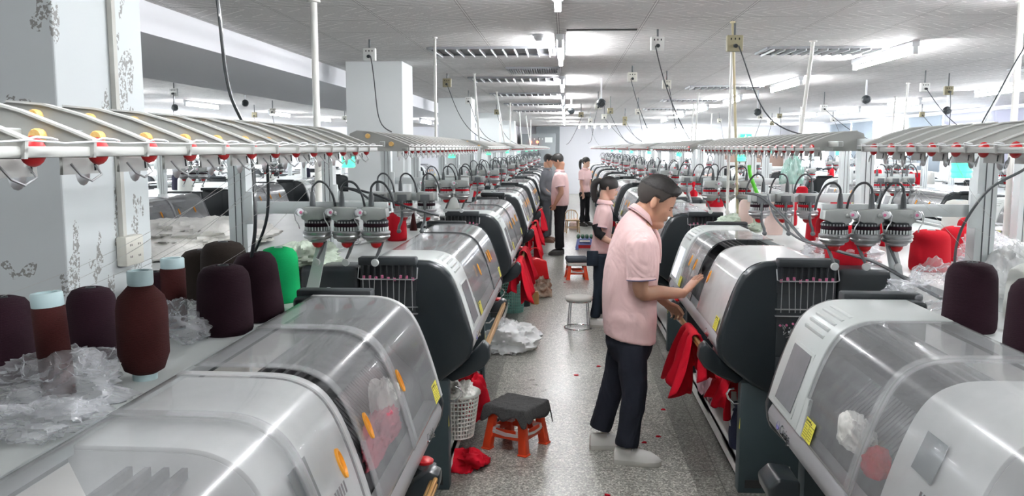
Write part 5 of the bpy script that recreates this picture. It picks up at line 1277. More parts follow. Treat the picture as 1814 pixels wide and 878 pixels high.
# power conduit and double socket on the near pillar
t = empty('wall_socket', (-1.648, 3.06, 1.50), 0, 'ivory four-way wall socket on the near pillar, fed by a conduit', 'power socket')
MB().span(0, 0.04, -0.065, 0.065, -0.055, 0.055, M_sock).build('box', t, bevel=0.006)
mb = MB(); 
for sy in (-0.03, 0.03):
    for sz in (-0.022, 0.022):
        for d in (-0.006, 0.006): mb.span(0.0395, 0.0408, sy + d - 0.0015, sy + d + 0.0015, sz - 0.004, sz + 0.004, M_grout)
mb.build('socket_holes', t)
MB().span(0, 0.018, -0.04, -0.015, 0.055, 1.25, mat('weathered_trunking', (0.58, 0.58, 0.54), 0.6, var=(10, (0.45, 0.44, 0.40), 0.7))).build('conduit', t)
# yarn ends running from cones up to the racks
M_thread = mat('pale_thread', (0.6, 0.6, 0.58), 0.7)
def thread(a, b_, label, m=M_thread):
    a, b_ = Vector(a), Vector(b_); pts = [a.lerp(b_, i / 8) + Vector((0.012 * math.sin(i * 0.8), 0, -0.03 * math.sin(math.pi * i / 8))) for i in range(9)]
    tag(MB().tube(pts, 0.0006, m, 4).build('yarn_end'), label, 'yarn', 'single yarn ends running up to the racks')
th_src = [(-1.337, 2.10, 1.51), (-1.205, 2.31, 1.54), (-1.43, 2.98, 1.49), (-1.49, 2.54, 1.45), (-1.22, 2.93, 1.47), (-1.60, 2.28, 1.46), (1.475, 3.14, 1.47), (1.50, 2.72, 1.475), (1.80, 3.35, 1.44)]
th_lab = ['nearest slim bobbin', 'fat maroon bobbin', 'far slim bobbin', 'plum cone between the bobbins', 'plum cone beside the plastic', 'plum cone at the left edge', 'left plum cone of the window side', 'nearest plum cone of the window side', 'fat white package']
for s_, lb in zip(th_src, th_lab):
    sd = 1 if s_[0] < 0 else -1
    thread(s_, ((NOSE_L if sd == 1 else NOSE_R) - sd * 0.30, s_[1] + 0.15 * sd, 1.875), f'fine yarn end running up from the {lb}')
# ------------------------------------------------------------------ people
def skin_mat(name, col):
    m = mat(name, col, 0.5, spec=0.35, var=(9, (col[0] * 1.12, col[1] * 0.86, col[2] * 0.82), 0.5), bump=(180, 0.1, 0.001))
    b = m.node_tree.nodes['Principled BSDF']; b.inputs['Subsurface Weight'].default_value = 0.08; b.inputs['Subsurface Radius'].default_value = (0.02, 0.008, 0.004)
    return m
M_skin = skin_mat('warm_skin', (0.46, 0.265, 0.18)); M_skin2 = skin_mat('fair_skin', (0.60, 0.38, 0.29))
M_hair = mat('black_hair', (0.012, 0.010, 0.009), 0.55, bump=(260, 0.6, 0.004)); M_hairside = mat('greying_cropped_hair', (0.042, 0.036, 0.032), 0.85, bump=(300, 0.3, 0.001))
M_pinkpolo = knit_mat('pale_pink_pique', (0.74, 0.50, 0.49), (0.82, 0.58, 0.57), sheen=0.1, fold=0.03)
M_navyline = mat('navy_trim', (0.06, 0.07, 0.16), 0.8)
M_trouser = knit_mat('near_black_navy_cloth', (0.012, 0.014, 0.022), (0.022, 0.025, 0.036), fold=0.035)
M_black_tr = knit_mat('black_trouser_cloth', (0.010, 0.010, 0.012), (0.02, 0.02, 0.022), fold=0.03)
M_greytr = knit_mat('dark_grey_trouser_cloth', (0.06, 0.065, 0.075), (0.09, 0.095, 0.105), fold=0.03)
M_greysh = knit_mat('slate_grey_shirt', (0.15, 0.155, 0.17), (0.19, 0.195, 0.215), fold=0.03)
M_jean = knit_mat('dark_denim', (0.012, 0.018, 0.028), (0.025, 0.035, 0.05), fold=0.02)
M_shoew = mat('white_leather', (0.74, 0.73, 0.70), 0.5, bump=(25, 0.15, 0.004)); M_sole = mat('off_white_rubber', (0.50, 0.49, 0.45), 0.6); M_shoed = mat('dark_leather', (0.03, 0.027, 0.025), 0.4); M_shoebr = mat('brown_leather', (0.16, 0.07, 0.04), 0.45)
M_lip = mat('lips', (0.36, 0.14, 0.11), 0.45); M_eye = mat('dark_eye', (0.02, 0.012, 0.01), 0.2)

def g(x, s): return math.exp(-(x / s) ** 2)
def ray_ell(d, c, r):
    # distance from origin along d to ellipsoid surface (origin inside or miss -> 0)
    A = sum((d[i] / r[i]) ** 2 for i in range(3)); B = -2 * sum(d[i] * c[i] / r[i] ** 2 for i in range(3)); Cc = sum((c[i] / r[i]) ** 2 for i in range(3)) - 1
    D = B * B - 4 * A * Cc
    return 0.0 if D < 0 else max(0.0, (-B + math.sqrt(D)) / (2 * A))
def head_r(az, el, fem=False):
    """az degrees from straight ahead (+left), el degrees up; returns radius for a 0.235 m head"""
    d = (math.cos(R(el)) * math.cos(R(az)), math.cos(R(el)) * math.sin(R(az)), math.sin(R(el)))
    a = ray_ell(d, (-0.012, 0, 0.038), (0.099, 0.077, 0.088)); f_ = ray_ell(d, (0.024, 0, -0.042), (0.066, 0.058 if not fem else 0.053, 0.078)); j = ray_ell(d, (0.045, 0, -0.085), (0.040, 0.036, 0.032))
    k = 60.0; r = math.log(math.exp(k * a) + math.exp(k * f_) + math.exp(k * j) + 1.0) / k - 0.004
    az_ = abs(az)
    r += 0.021 * g(az_, 5.5) * g(el + 13.5, 4.5) + 0.012 * g(az_, 4.5) * g(el + 6, 6.5) + 0.006 * g(az_ - 7, 4) * g(el + 16, 3.5)
    r += 0.004 * g(az_ - 13, 9) * g(el - 8, 4) - 0.007 * g(az_ - 17, 6.5) * g(el + 0.5, 4.5) + 0.0035 * g(az_ - 17, 5) * g(el + 0.5, 2.5)
    r += 0.004 * g(az_ - 36, 12) * g(el + 14, 9)
    r += 0.0065 * g(az_, 9) * g(el + 27.5, 2.6) + 0.0075 * g(az_, 8) * g(el + 33.5, 2.8) - 0.004 * g(az_, 9) * g(el + 30.5, 1.4) - 0.003 * g(az_, 9) * g(el + 22, 2.5)
    r -= 0.004 * g(az_, 10) * g(el + 39, 3) - 0.005 * g(az_, 11) * g(el + 49, 6)
    return r
def sph(az, el, r): return Vector((r * math.cos(R(el)) * math.cos(R(az)), r * math.cos(R(el)) * math.sin(R(az)), r * math.sin(R(el))))
def head_mesh(mb, M, s, skin, na=112, ne=84, fem=False):
    rg = []
    for i in range(ne + 1):
        el = -89 + 178 * i / ne
        rg.append([M @ (sph(az, el, head_r(az, el, fem)) * s) for az in [(-180 + 360 * j / na) for j in range(na)]])
    mb.rings(rg, skin)
def hair_cap(M, s, test, thick, m, name, parent, na=112, ne=84, fem=False, jitter=0.0015, shrink=0.0):
    """shell over the skull where test(|az|, el) is positive; thick(|az|, el) metres"""
    mb = MB(); idx = {}; vs = []
    def V(i, j):
        j %= na
        if (i, j) not in idx:
            el = -89 + 178 * i / ne; az = -180 + 360 * j / na
            az_ = abs(az); e_ = test(az_, el); t = thick(az_, el) * max(0.15, min(1, 0.4 + e_ / 9)) + random.uniform(-jitter, jitter)
            idx[(i, j)] = len(vs); vs.append(M @ (sph(az, el, head_r(az, el, fem) + t) * s))
        return idx[(i, j)]
    fs = []
    for i in range(ne):
        for j in range(na):
            el = -89 + 178 * (i + 0.5) / ne; az = abs(-180 + 360 * (j + 0.5) / na)
            if test(az, el) > 0: fs.append((V(i, j), V(i, j + 1), V(i + 1, j + 1), V(i + 1, j)))
    o = mb.add(vs, fs, m).build(name, parent, smooth=70)
    s_ = o.modifiers.new('thickness', 'SOLIDIFY'); s_.thickness = 0.006; s_.offset = -1
    return o

def hand(mb, wrist, dirv, palm_n, m, s=1.0, curl=0.3, spread=0.12, thumb_side=1, grip=0.0):
    """dirv: from wrist to fingertips, palm_n: direction the palm faces"""
    d = Vector(dirv).normalized(); n = Vector(palm_n); n = (n - d * n.dot(d)).normalized(); sd = d.cross(n).normalized() * thumb_side
    w = Vector(wrist)
    rgs = []
    for t, hw, th in ((-0.02, 0.024, 0.018), (0.0, 0.026, 0.017), (0.03, 0.037, 0.015), (0.065, 0.042, 0.014), (0.09, 0.041, 0.012), (0.1, 0.036, 0.009)):
        c = w + d * t * s + sd * 0.002
        rgs.append([c + sd * (hw * s * math.cos(a * math.pi / 8)) + n * (th * s * math.sin(a * math.pi / 8)) for a in range(16)])
    mb.rings(rgs, m)
    for i, (off, ln, r_) in enumerate(((0.030, 0.070, 0.0085), (0.010, 0.080, 0.0090), (-0.011, 0.074, 0.0085), (-0.031, 0.058, 0.0075))):
        base = w + d * (0.088 - 0.004 * abs(i - 1)) * s + sd * off * s
        a0 = spread * (1.5 - i) * 0.55; pts = [base - d * 0.02 * s, base]; dirc = (d * math.cos(a0) + sd * math.sin(a0)).normalized(); ang = 0; p = base
        for kf, seg in enumerate((0.45, 0.31, 0.24)):
            ang += (curl * (0.7, 1.1, 0.9)[kf]) * (1 + 0.08 * i) + grip * (0.9, 1.3, 0.9)[kf]
            v = dirc * math.cos(ang) + n * math.sin(ang); p = p + v * ln * seg * s; pts.append(p)
        rr = [r_ * 1.05 * s, r_ * 1.05 * s, r_ * s, r_ * 0.93 * s, r_ * 0.72 * s]
        mb.tube(pts, r_, m, 10, rr=rr)
    tb = w + d * 0.022 * s + sd * 0.022 * s + n * 0.004
    v1 = (d * 0.62 + sd * 0.72 + n * 0.25).normalized(); v2 = (d * 0.85 + sd * 0.35 + n * (0.35 + grip)).normalized(); v3 = (d * 0.92 + sd * 0.05 + n * (0.4 + grip)).normalized()
    p1 = tb + v1 * 0.038 * s; p2 = p1 + v2 * 0.032 * s; p3 = p2 + v3 * 0.026 * s
    mb.tube([tb - v1 * 0.015, tb, p1, p2, p3], 0.01, m, 10, rr=[0.012 * s, 0.0135 * s, 0.0115 * s, 0.010 * s, 0.0075 * s])

def ell_ring(c, rx, ry, rot=0.0, n=40, sq=2.3, tilt=0.0):
    out = []
    for i in range(n):
        a = 2 * math.pi * i / n; ca, sa = math.cos(a), math.sin(a)
        x = rx * math.copysign(abs(ca) ** (2 / sq), ca); y = ry * math.copysign(abs(sa) ** (2 / sq), sa)
        X = x * math.cos(rot) - y * math.sin(rot); Y = x * math.sin(rot) + y * math.cos(rot)
        out.append(Vector((c[0] + X, c[1] + Y, c[2] + X * tilt)))
    return out
def remesh(o, v, smooth=4):
    r = o.modifiers.new('skin', 'REMESH'); r.mode = 'VOXEL'; r.voxel_size = v; r.use_smooth_shade = True
    if smooth: s = o.modifiers.new('soft', 'SMOOTH'); s.iterations = smooth; s.factor = 0.5
def crease(o, strength, size):
    t = bpy.data.textures.get('fold_%.2f' % size) or bpy.data.textures.new('fold_%.2f' % size, 'CLOUDS'); t.noise_scale = size; t.noise_depth = 2
    d = o.modifiers.new('folds', 'DISPLACE'); d.texture = t; d.strength = strength; d.mid_level = 0.5; d.texture_coords = 'LOCAL'
def interp_rings(spec, k=3, n=40, sq=2.3, rot=0.0):
    """spec rows (x, y, z, rx, ry[, tilt]) smoothly interpolated"""
    spec = [tuple(r_) + (0.0,) * (6 - len(r_)) for r_ in spec]; out = []
    for i in range(len(spec) - 1):
        p0, p1, p2, p3 = spec[max(i - 1, 0)], spec[i], spec[i + 1], spec[min(i + 2, len(spec) - 1)]
        for j in range(k):
            t = j / k; out.append([0.5 * (2 * b + (c - a) * t + (2 * a - 5 * b + 4 * c - d) * t * t + (3 * b - a - 3 * c + d) * t ** 3) for a, b, c, d in zip(p0, p1, p2, p3)])
    out.append(list(spec[-1]))
    return [ell_ring((r_[0], r_[1], r_[2]), max(r_[3], 0.002), max(r_[4], 0.002), rot, n, sq, r_[5]) for r_ in out]
def limb(mb, pts, radii, m, n=16, k=4):
    P = smooth_curve(pts, k); m_ = len(P) - 1; rr = []
    for i in range(m_ + 1):
        t = i / m_ * (len(radii) - 1); a = min(int(t), len(radii) - 2); f_ = t - a
        ra, rb = radii[a], radii[a + 1]
        if isinstance(ra, tuple): rr.append((ra[0] + (rb[0] - ra[0]) * f_, ra[1] + (rb[1] - ra[1]) * f_))
        else: rr.append(ra + (rb - ra) * f_)
    mb.tube(P, 0.05, m, n, rr=rr)
def shoe(parent, x, y, rz, ln, m, ms, name='shoe', laces=True, z0=0.0):
    t = bpy.data.objects.new(name, None); C.objects.link(t); t.parent = parent; t.location = (x, y, z0); t.rotation_euler = (0, 0, rz)
    def outline(s, o=0): return [(ln * a * 1.0 + o * 0, b * s) for a, b in ((-0.26, 0.0), (-0.24, 0.028), (-0.1, 0.036), (0.12, 0.035), (0.42, 0.046), (0.58, 0.041), (0.68, 0.026), (0.735, 0.0))]
    def ring(s, z, dx=0.0, sc=1.0):
        o_ = outline(s); pts = [(a * sc + dx, b) for a, b in o_] + [(a * sc + dx, -b) for a, b in o_[-2:0:-1]]
        return [Vector((a, b, z(a) if callable(z) else z)) for a, b in pts]
    MB().rings([ring(1.0, 0.0), ring(1.04, 0.006), ring(1.04, 0.026), ring(0.98, 0.030)], ms).build('sole', t, smooth=50)
    top = lambda h: (lambda a: 0.03 + h * max(0.0, 1 - max(0, a - 0.02) / (ln * 0.75)) ** 0.9 + 0.25 * h * max(0, 1 - abs(a - ln * 0.5) / 0.12))
    MB().rings([ring(0.98, 0.028), ring(0.96, top(0.022)), ring(0.86, top(0.042)), ring(0.66, top(0.058), 0.0, 0.93), ring(0.40, top(0.070), 0.0, 0.86), ring(0.1, top(0.074), 0.0, 0.80)], m).build('upper', t, smooth=60)
    if laces:
        mb = MB()
        for i in range(4): xx = ln * (0.18 + 0.08 * i); zz = 0.098 - 0.011 * i; mb.tube([(xx, -0.022, zz - 0.010), (xx + 0.005, 0, zz), (xx, 0.022, zz - 0.010)], 0.003, M_frame if m is M_shoew else m, 6)
        mb.tube([(ln * 0.16, 0, 0.10), (ln * 0.13, -0.03, 0.098), (ln * 0.12, -0.04, 0.085)], 0.003, M_frame if m is M_shoew else m, 6)
        mb.build('laces', t)
    return t

def make_person(loc, rz, label, H, torso, shirt_m, arms, legs, trouser_m, shoes, head, hair, skin, sleeve=0.62, voxel=0.007, sv=0.012, long_sleeve=False, collar=True, fem=False, trim=True, group=None, flare=0.0):
    root = empty('person', loc, rz, label, 'person', group)
    hp, hpitch, hyaw, hs = head    # head centre, pitch (rad, + = down), yaw, scale
    M = Matrix.Translation(Vector(hp)) @ Matrix.Rotation(hyaw, 4, 'Z') @ Matrix.Rotation(hpitch, 4, 'Y')
    b = MB()
    head_mesh(b, M, hs, skin, fem=fem)
    for sg in (-1, 1):
        e0 = len(b.v); b.ball((0, 0, 0), (0.017, 0.008, 0.031), skin, 18, 10)
        Me = M @ Matrix.Scale(hs, 4) @ Matrix.Translation(Vector((-0.012, sg * 0.083, -0.004))) @ Matrix.Rotation(R(-12), 4, 'Y') @ Matrix.Rotation(R(sg * 24), 4, 'Z')
        for q in range(e0, len(b.v)): b.v[q] = tuple(Me @ Vector(b.v[q]))
    # neck
    nb = Vector(torso[-1][:3]); nk = M @ (Vector((-0.035, 0, -0.06)) * hs); nk2 = M @ (Vector((-0.02, 0, -0.02)) * hs)
    b.tube([nb - Vector((0, 0, 0.10)), nb, nk, nk2], 0.055, skin, 20, rr=[(0.09, 0.07), (0.064, 0.062), (0.056 if not fem else 0.047,) * 2, (0.052,) * 2])
    tr = [(r_[0], r_[1], r_[2], r_[3] * 0.82, r_[4] * 0.82) for r_ in torso]; b.rings(interp_rings(tr), skin)
    for (sh, el, wr, tip, pn, cu, gp, ts) in arms:
        limb(b, [sh, Vector(sh).lerp(Vector(el), 0.5), el, Vector(el).lerp(Vector(wr), 0.4), wr], [0.052, 0.050, 0.045, 0.043, 0.027] if not fem else [0.045, 0.041, 0.036, 0.035, 0.023], skin)
        hand(b, wr, Vector(tip) - Vector(wr), pn, skin, H / 1.75 * (1.12 if voxel < 0.005 else 1.0), cu, 0.12, ts, gp)
    for (hip, kn, an) in legs: limb(b, [hip, kn, an], [0.07, 0.05, 0.035], skin)
    bo = b.build('body', root, smooth=60); remesh(bo, voxel, 3)
    # shirt
    s = MB(); s.rings(interp_rings(torso), shirt_m)
    for (sh, el, wr, tip, pn, cu, gp, ts) in arms:
        sh, el, wr = Vector(sh), Vector(el), Vector(wr); inn = sh + (Vector((torso[-2][0], torso[-2][1], sh.z)) - sh) * 0.35
        if long_sleeve: limb(s, [inn, sh, el, wr], [0.07, 0.075, 0.058, 0.042], shirt_m)
        else: limb(s, [inn, sh, sh.lerp(el, sleeve)], [0.075, 0.086, 0.082] if not fem else [0.066, 0.072, 0.068], shirt_m)
    so = s.build('shirt', root, smooth=60); remesh(so, sv, 3); crease(so, 0.014, 0.16)
    if not long_sleeve and trim:
        for a_ in arms:
            q_ = 0.84 if fem else 1.0; sh, el = Vector(a_[0]), Vector(a_[1]); e0, e1 = sh.lerp(el, sleeve - 0.02), sh.lerp(el, sleeve + 0.025); e2 = sh.lerp(el, sleeve + 0.045)
            MB().tube([sh.lerp(el, sleeve - 0.10), e1], 0.0765, shirt_m, 32, cap=False, rr=[0.078 * q_, 0.085 * q_]).tube([e1, e2], 0.0855 * q_, M_navyline, 32, cap=False).tube([e2, e1], 0.077 * q_, shirt_m, 32, cap=False).build('sleeve_hem', so, smooth=60)
    if collar:
        # folded collar following the neck, open at the front
        ax = (nk - nb).normalized(); fwd = (M.to_3x3() @ Vector((1, 0, 0))); fwd = (fwd - ax * fwd.dot(ax)).normalized(); sd = ax.cross(fwd); n = 36
        rg = [[], [], [], []]; c0 = nb + ax * 0.012
        for i in range(n + 1):
            a = R(20) + (2 * math.pi - R(40)) * i / n; ca, sa = math.cos(a), math.sin(a); back = (1 - ca) / 2
            dirr = fwd * ca + sd * sa
            rg[0].append(c0 + dirr * 0.060 - ax * 0.012); rg[1].append(c0 + dirr * 0.063 + ax * (0.006 + 0.020 * back))
            rg[2].append(c0 + dirr * 0.069 + ax * (0.004 + 0.019 * back)); rg[3].append(c0 + dirr * (0.096 - 0.012 * back) - ax * (0.034 - 0.018 * back))
        vs = [p for r_ in rg for p in r_]; k = n + 1; fs = [(q * k + i, q * k + i + 1, (q + 1) * k + i + 1, (q + 1) * k + i) for q in range(3) for i in range(n)]
        co = MB().add(vs, fs, shirt_m).build('collar', so, smooth=80); q_ = co.modifiers.new('thickness', 'SOLIDIFY'); q_.thickness = 0.004; q_.offset = 1
        if trim: MB().tube([p + (p - c0).normalized() * 0.002 for p in [rg[3][i] * 0.78 + rg[2][i] * 0.22 for i in range(n + 1)]], 0.0028, M_navyline, 6).build('collar_stripe', co)
    # trousers
    p = MB(); px, py, pz = torso[0][0], torso[0][1], torso[0][2]
    hipz = max(l[0][2] for l in legs); fk = 0.78 if fem else 1.0
    p.rings(interp_rings([(px, py, hipz - 0.10, 0.105, 0.15), (px, py, hipz, torso[0][3] * 0.92, torso[0][4] * 0.90), (px, py, pz + 0.10, torso[0][3] * 0.86, torso[0][4] * 0.86)]), trouser_m)
    for (hip, kn, an) in legs:
        hip, kn, an = Vector(hip), Vector(kn), Vector(an); limb(p, [hip, hip.lerp(kn, 0.5), kn, kn.lerp(an, 0.5), an], [(0.098, 0.09), (0.09 * fk, 0.084 * fk), (0.076 * fk, 0.074 * fk), (0.072 * fk, 0.07 * fk), (0.072 * fk + flare, 0.07 * fk + flare)], trouser_m)
    to = p.build('trousers', root, smooth=60); remesh(to, sv, 3); crease(to, 0.016, 0.12)
    for (x, y, rz_, ln, m, ms, z0) in shoes: shoe(root, x, y, rz_, ln, m, ms, z0=z0)
    # face details
    mb = MB()
    for sd_ in (-1, 1):
        pts = [M @ (sph(sd_ * a, e_, head_r(a, e_, fem) + 0.0012) * hs) for a, e_ in ((10, -1.5), (14, -2.6), (18, -2.9), (22, -2.2), (25, -0.8))]
        mb.tube(pts, 0.0016, M_eye, 6, rr=[0.0006, 0.0016, 0.002, 0.0016, 0.0006])
        pts = [M @ (sph(sd_ * a, e_, head_r(a, e_, fem) + 0.0012) * hs) for a, e_ in ((8, 7.5), (14, 9.5), (21, 9.5), (28, 7))]
        mb.tube(pts, 0.0024, M_hair, 6, rr=[(0.002, 0.001), (0.0035, 0.0015), (0.003, 0.0015), (0.001, 0.0008)])
    mb.tube([M @ (sph(a, -30.6 - 0.3 * abs(a) / 10, head_r(a, -30.6, fem) + 0.0015) * hs) for a in (-14, -8, 0, 8, 14)], 0.002, M_lip, 6, rr=[0.0006, 0.0016, 0.002, 0.0016, 0.0006])
    mb.build('face_features', bo)
    # hair
    def pw(pts):
        def f_(a):
            for (x0, y0), (x1, y1) in zip(pts, pts[1:]):
                if a <= x1: return y0 + (y1 - y0) * (a - x0) / (x1 - x0)
            return pts[-1][1]
        return f_
    if hair == 'short':
        hl = pw([(0, 42), (38, 40), (58, 32), (70, 14), (80, 6), (86, 20), (104, 20), (112, -2), (126, -20), (180, -34)]); tp = pw([(0, 42), (50, 38), (90, 36), (130, 30), (180, 22)])
        hair_cap(M, hs, lambda a, e: e - max(tp(a), hl(a)), lambda a, e: 0.010 + 0.016 * g(a, 48) * g(e - 50, 13) + 0.006 * max(0, math.sin(R(e))), M_hair, 'hair', root)
        hair_cap(M, hs, lambda a, e: min(e - hl(a), (tp(a) + 12 - e)) if a > 48 else -1, lambda a, e: 0.004 + 0.00018 * max(0, e), M_hairside, 'cropped_sides', root, jitter=0.0005)
    elif hair == 'short_dark':
        hl = pw([(0, 40), (38, 37), (58, 28), (72, 6), (84, -2), (94, 6), (104, -8), (122, -24), (180, -36)])
        hair_cap(M, hs, lambda a, e: e - hl(a), lambda a, e: 0.010 + 0.012 * g(a, 50) * g(e - 46, 18) + 0.006 * max(0, math.sin(R(e))), M_hair, 'hair', root)
    else:
        hl = pw([(0, 18), (38, 13), (60, 5), (72, -2), (84, -10), (94, 4), (104, -10), (122, -22), (180, -30)])
        hair_cap(M, hs, lambda a, e: e - hl(a), lambda a, e: 0.008 + 0.012 * max(0, math.sin(R(e))), M_hair, 'hair', root, fem=True)
        h0 = M @ (Vector((-0.115, 0, 0.045)) * hs); down = Vector((0, 0, -1)); bk = (M.to_3x3() @ Vector((-1, 0, 0))); bk.z = 0; bk.normalize()
        MB().tube(smooth_curve([h0 - bk * 0.03, h0 + bk * 0.02 + Vector((0, 0, 0.012)), h0 + bk * 0.055 - Vector((0, 0, 0.02)), h0 + bk * 0.065 - Vector((0, 0, 0.10)), h0 + bk * 0.055 - Vector((0, 0, 0.17)), h0 + bk * 0.045 - Vector((0, 0, 0.215))], 4), 0.03, M_hair, 14,
                  rr=[0.018 + 0.020 * math.sin(math.pi * min(1, (i + 1) / 21.0) ** 0.8) if i < 19 else 0.010 for i in range(21)]).build('ponytail', root)
        MB().tube([h0 - bk * 0.0 + Vector((0, 0, 0.010)), h0 + bk * 0.02 + Vector((0, 0, 0.010))], 0.024, M_black, 14).build('hair_tie', root)
    return root, so

# 1. the man at the machine (local origin at world x=.33, y=5.05)
ox, oy = 0.33, 5.05
def Lc(x, y, z): return (x - ox, y - oy, z)
torso = [(0.065, 0.0, 0.745, 0.155, 0.185, -0.16), (0.064, 0.0, 0.80, 0.158, 0.188, -0.12), (0.060, 0.0, 0.90, 0.161, 0.186), (0.058, 0, 1.03, 0.163, 0.178), (0.066, 0, 1.17, 0.162, 0.19), (0.082, 0, 1.29, 0.148, 0.20),
         (0.092, 0, 1.375, 0.122, 0.195, -0.15), (0.098, 0, 1.425, 0.095, 0.15, -0.35), (0.105, 0, 1.46, 0.072, 0.09, -0.5), (0.115, 0, 1.485, 0.058, 0.062, -0.6)]
arms = [(Lc(0.430, 4.85, 1.33), Lc(0.442, 4.835, 1.06), Lc(0.715, 5.08, 1.012), Lc(0.862, 5.19, 1.15), (0.75, 0.35, -0.35), 0.05, 0.0, 1),
        (Lc(0.435, 5.235, 1.33), Lc(0.50, 5.34, 1.06), Lc(0.655, 5.44, 0.885), Lc(0.745, 5.50, 0.815), (0.25, -0.35, -1.0), 0.45, 0.35, -1)]
legs = [(Lc(0.40, 4.96, 0.72), Lc(0.415, 4.93, 0.42), Lc(0.378, 4.93, 0.115)), (Lc(0.37, 5.14, 0.72), Lc(0.31, 5.165, 0.44), Lc(0.232, 5.18, 0.13))]
shoes = [(Lc(0.355, 0, 0)[0] + 0.02, 4.93 - oy, R(-8), 0.285, M_shoew, M_sole, 0.0), (Lc(0.215, 0, 0)[0] + 0.02, 5.18 - oy, R(10), 0.285, M_shoew, M_sole, 0.0)]
man, shirt = make_person((ox, oy, 0), 0, 'man in pale pink polo, dark trousers and white shoes touching the machine cover', 1.75, torso, M_pinkpolo, arms, legs, M_trouser, shoes,
            ((0.535 - ox, 0.0, 1.562), R(27), R(-5), 1.19), 'short', M_skin, sleeve=0.70, voxel=0.0042, sv=0.009)
MB().tube(smooth_curve([(0.175, 0.0, 1.44), (0.225, 0.0, 1.36), (0.236, 0.0, 1.27), (0.232, 0.0, 1.20)], 4), 0.01, M_pinkpolo, 8, rr=None).build('button_placket', shirt)

def stock(loc, rz, label, H, hair, fem, arms_, shirt_m, tm, shoe_m, sole_m, lean=0.0, hp=R(5), hy=0.0, long_sleeve=False, stance=0.10, flare=0.0, waist=1.0, trim=True, legx=(0.0, 0.0)):
    s = H / 1.75
    S = lambda x, y, z: (x * s + lean * z, y * s, z * s)
    w = 0.86 if fem else 1.0; dd = 0.118 if fem else 0.13 * waist
    rows = [(0, 0, 0.87, dd * (0.98 if not fem else 1.05), 0.175 * w), (0, 0, 0.95, dd * 1.03, 0.172 * w), (0.0, 0, 1.06, dd * (1.03 if not fem else 0.9), 0.165 * w * (1 if not fem else 0.92)), (0, 0, 1.20, dd * 1.0, 0.182 * w), (0, 0, 1.31, dd * 0.93, 0.20 * w), (-0.005, 0, 1.39, dd * 0.78, 0.185 * w), (-0.005, 0, 1.435, dd * 0.62, 0.13 * w), (0, 0, 1.455, 0.058, 0.068), (0.005, 0, 1.468, 0.052, 0.055)]
    tor = [(*S(a, b, c), d * s, e * s) for a, b, c, d, e in rows]
    ar = [(S(*a[0]), S(*a[1]), S(*a[2]), S(*a[3]), a[4], a[5], 0.0, a[6]) for a in arms_]
    lg = [(S(0, y, 0.86), (S(legx[i] * 0.5 + 0.01, y * 1.05, 0.47)[0], y * 1.1 * s, 0.47 * s), (legx[i] * s, y * 1.2 * s, 0.115 * s)) for i, y in enumerate((-stance, stance))]
    sh = [(legx[i] * s - 0.0, y * 1.2 * s, R(6) * (1 if y > 0 else -1), 0.255 * s, shoe_m, sole_m, 0.0) for i, y in enumerate((-stance, stance))]
    return make_person(loc, rz, label, H, tor, shirt_m, ar, lg, tm, sh, (S(0.04, 0, 1.635) , hp, hy, s * 1.04), hair, M_skin2 if fem else M_skin, sleeve=0.62, voxel=0.008, sv=0.014, long_sleeve=long_sleeve, fem=fem, trim=trim, flare=flare)
hang = lambda y, sg, x=0.03: ((0, y, 1.38), (-0.02 + x, y * 1.18, 1.10), (0.05 + x, y * 1.2, 0.86), (0.07 + x, y * 1.18, 0.70), (0, -sg * 1.0, 0), 0.25, sg)
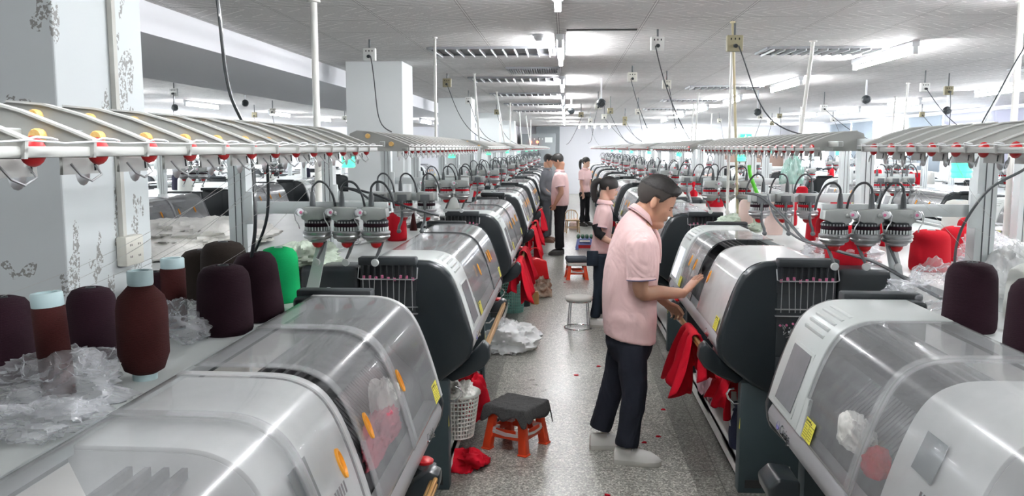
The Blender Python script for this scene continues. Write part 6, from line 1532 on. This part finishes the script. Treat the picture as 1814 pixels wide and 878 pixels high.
# 2. woman with ponytail behind him
aw = [((0, -0.16, 1.37), (-0.03, -0.19, 1.10), (0.17, -0.20, 0.99), (0.31, -0.18, 0.98), (0, 0.3, -1), 0.3, 1), ((0, 0.16, 1.37), (-0.02, 0.19, 1.10), (0.18, 0.2, 1.02), (0.32, 0.18, 1.02), (0, -0.3, -1), 0.3, -1)]
p2, s2 = stock((0.33, 8.95, 0), R(-4), 'woman with black ponytail in pale pink polo shirt, partly hidden behind the standing man', 1.56, 'pony', True, aw, M_pinkpolo, M_jean, M_shoew, M_sole, hp=R(14), lean=0.055, legx=(0.0, 0.02))
MB().tube([(0.0, -0.178, 1.10), (0.03, -0.182, 1.0), (0.08, -0.19, 0.97)], 0.046, M_black_tr, 14).build('black_arm_sleeve', s2)
MB().span(-0.09, 0.03, -0.19, -0.165, 0.66, 0.82, M_jean).build('hip_pouch', s2, bevel=0.01)
# 3. man in pink looking down
am = [((0, -0.19, 1.38), (-0.05, -0.225, 1.11), (-0.10 + 0.16, -0.20, 0.90), (0.10, -0.17, 0.80), (0.4, 0.8, 0), 0.5, 1), ((0, 0.19, 1.38), (-0.05, 0.225, 1.11), (0.06, 0.20, 0.90), (0.10, 0.17, 0.80), (0.4, -0.8, 0), 0.5, -1)]
stock((-0.09, 14.95, 0), R(172), 'person in pink polo and black trousers looking down, hands at his pockets', 1.76, 'short_dark', False, am, M_pinkpolo, M_black_tr, M_shoed, M_shoed, hp=R(32), lean=-0.0, waist=1.15, stance=0.08)
# 4. man in grey
ag = [((0, -0.19, 1.38), (-0.04, -0.22, 1.10), (0.14, -0.18, 0.95), (0.24, -0.12, 0.92), (0, 0.8, -0.3), 0.5, 1), ((0, 0.19, 1.38), (-0.04, 0.22, 1.10), (0.14, 0.18, 0.95), (0.24, 0.12, 0.92), (0, -0.8, -0.3), 0.5, -1)]
stock((-0.37, 17.0, 0), R(-12), 'man in slate grey shirt and grey trousers facing the man in pink', 1.74, 'short_dark', False, ag, M_greysh, M_greytr, M_shoebr, M_shoebr, hp=R(16), long_sleeve=True, trim=False)
# 5. woman far down the aisle
af = [hang(-0.16, 1), hang(0.16, -1, 0.05)]
stock((0.47, 20.6, 0), R(-35), 'woman in pink polo shirt and flared black trousers standing farthest down the aisle', 1.64, 'pony', True, af, M_pinkpolo, M_black_tr, M_shoed, M_shoed, hp=R(-4), flare=0.03)
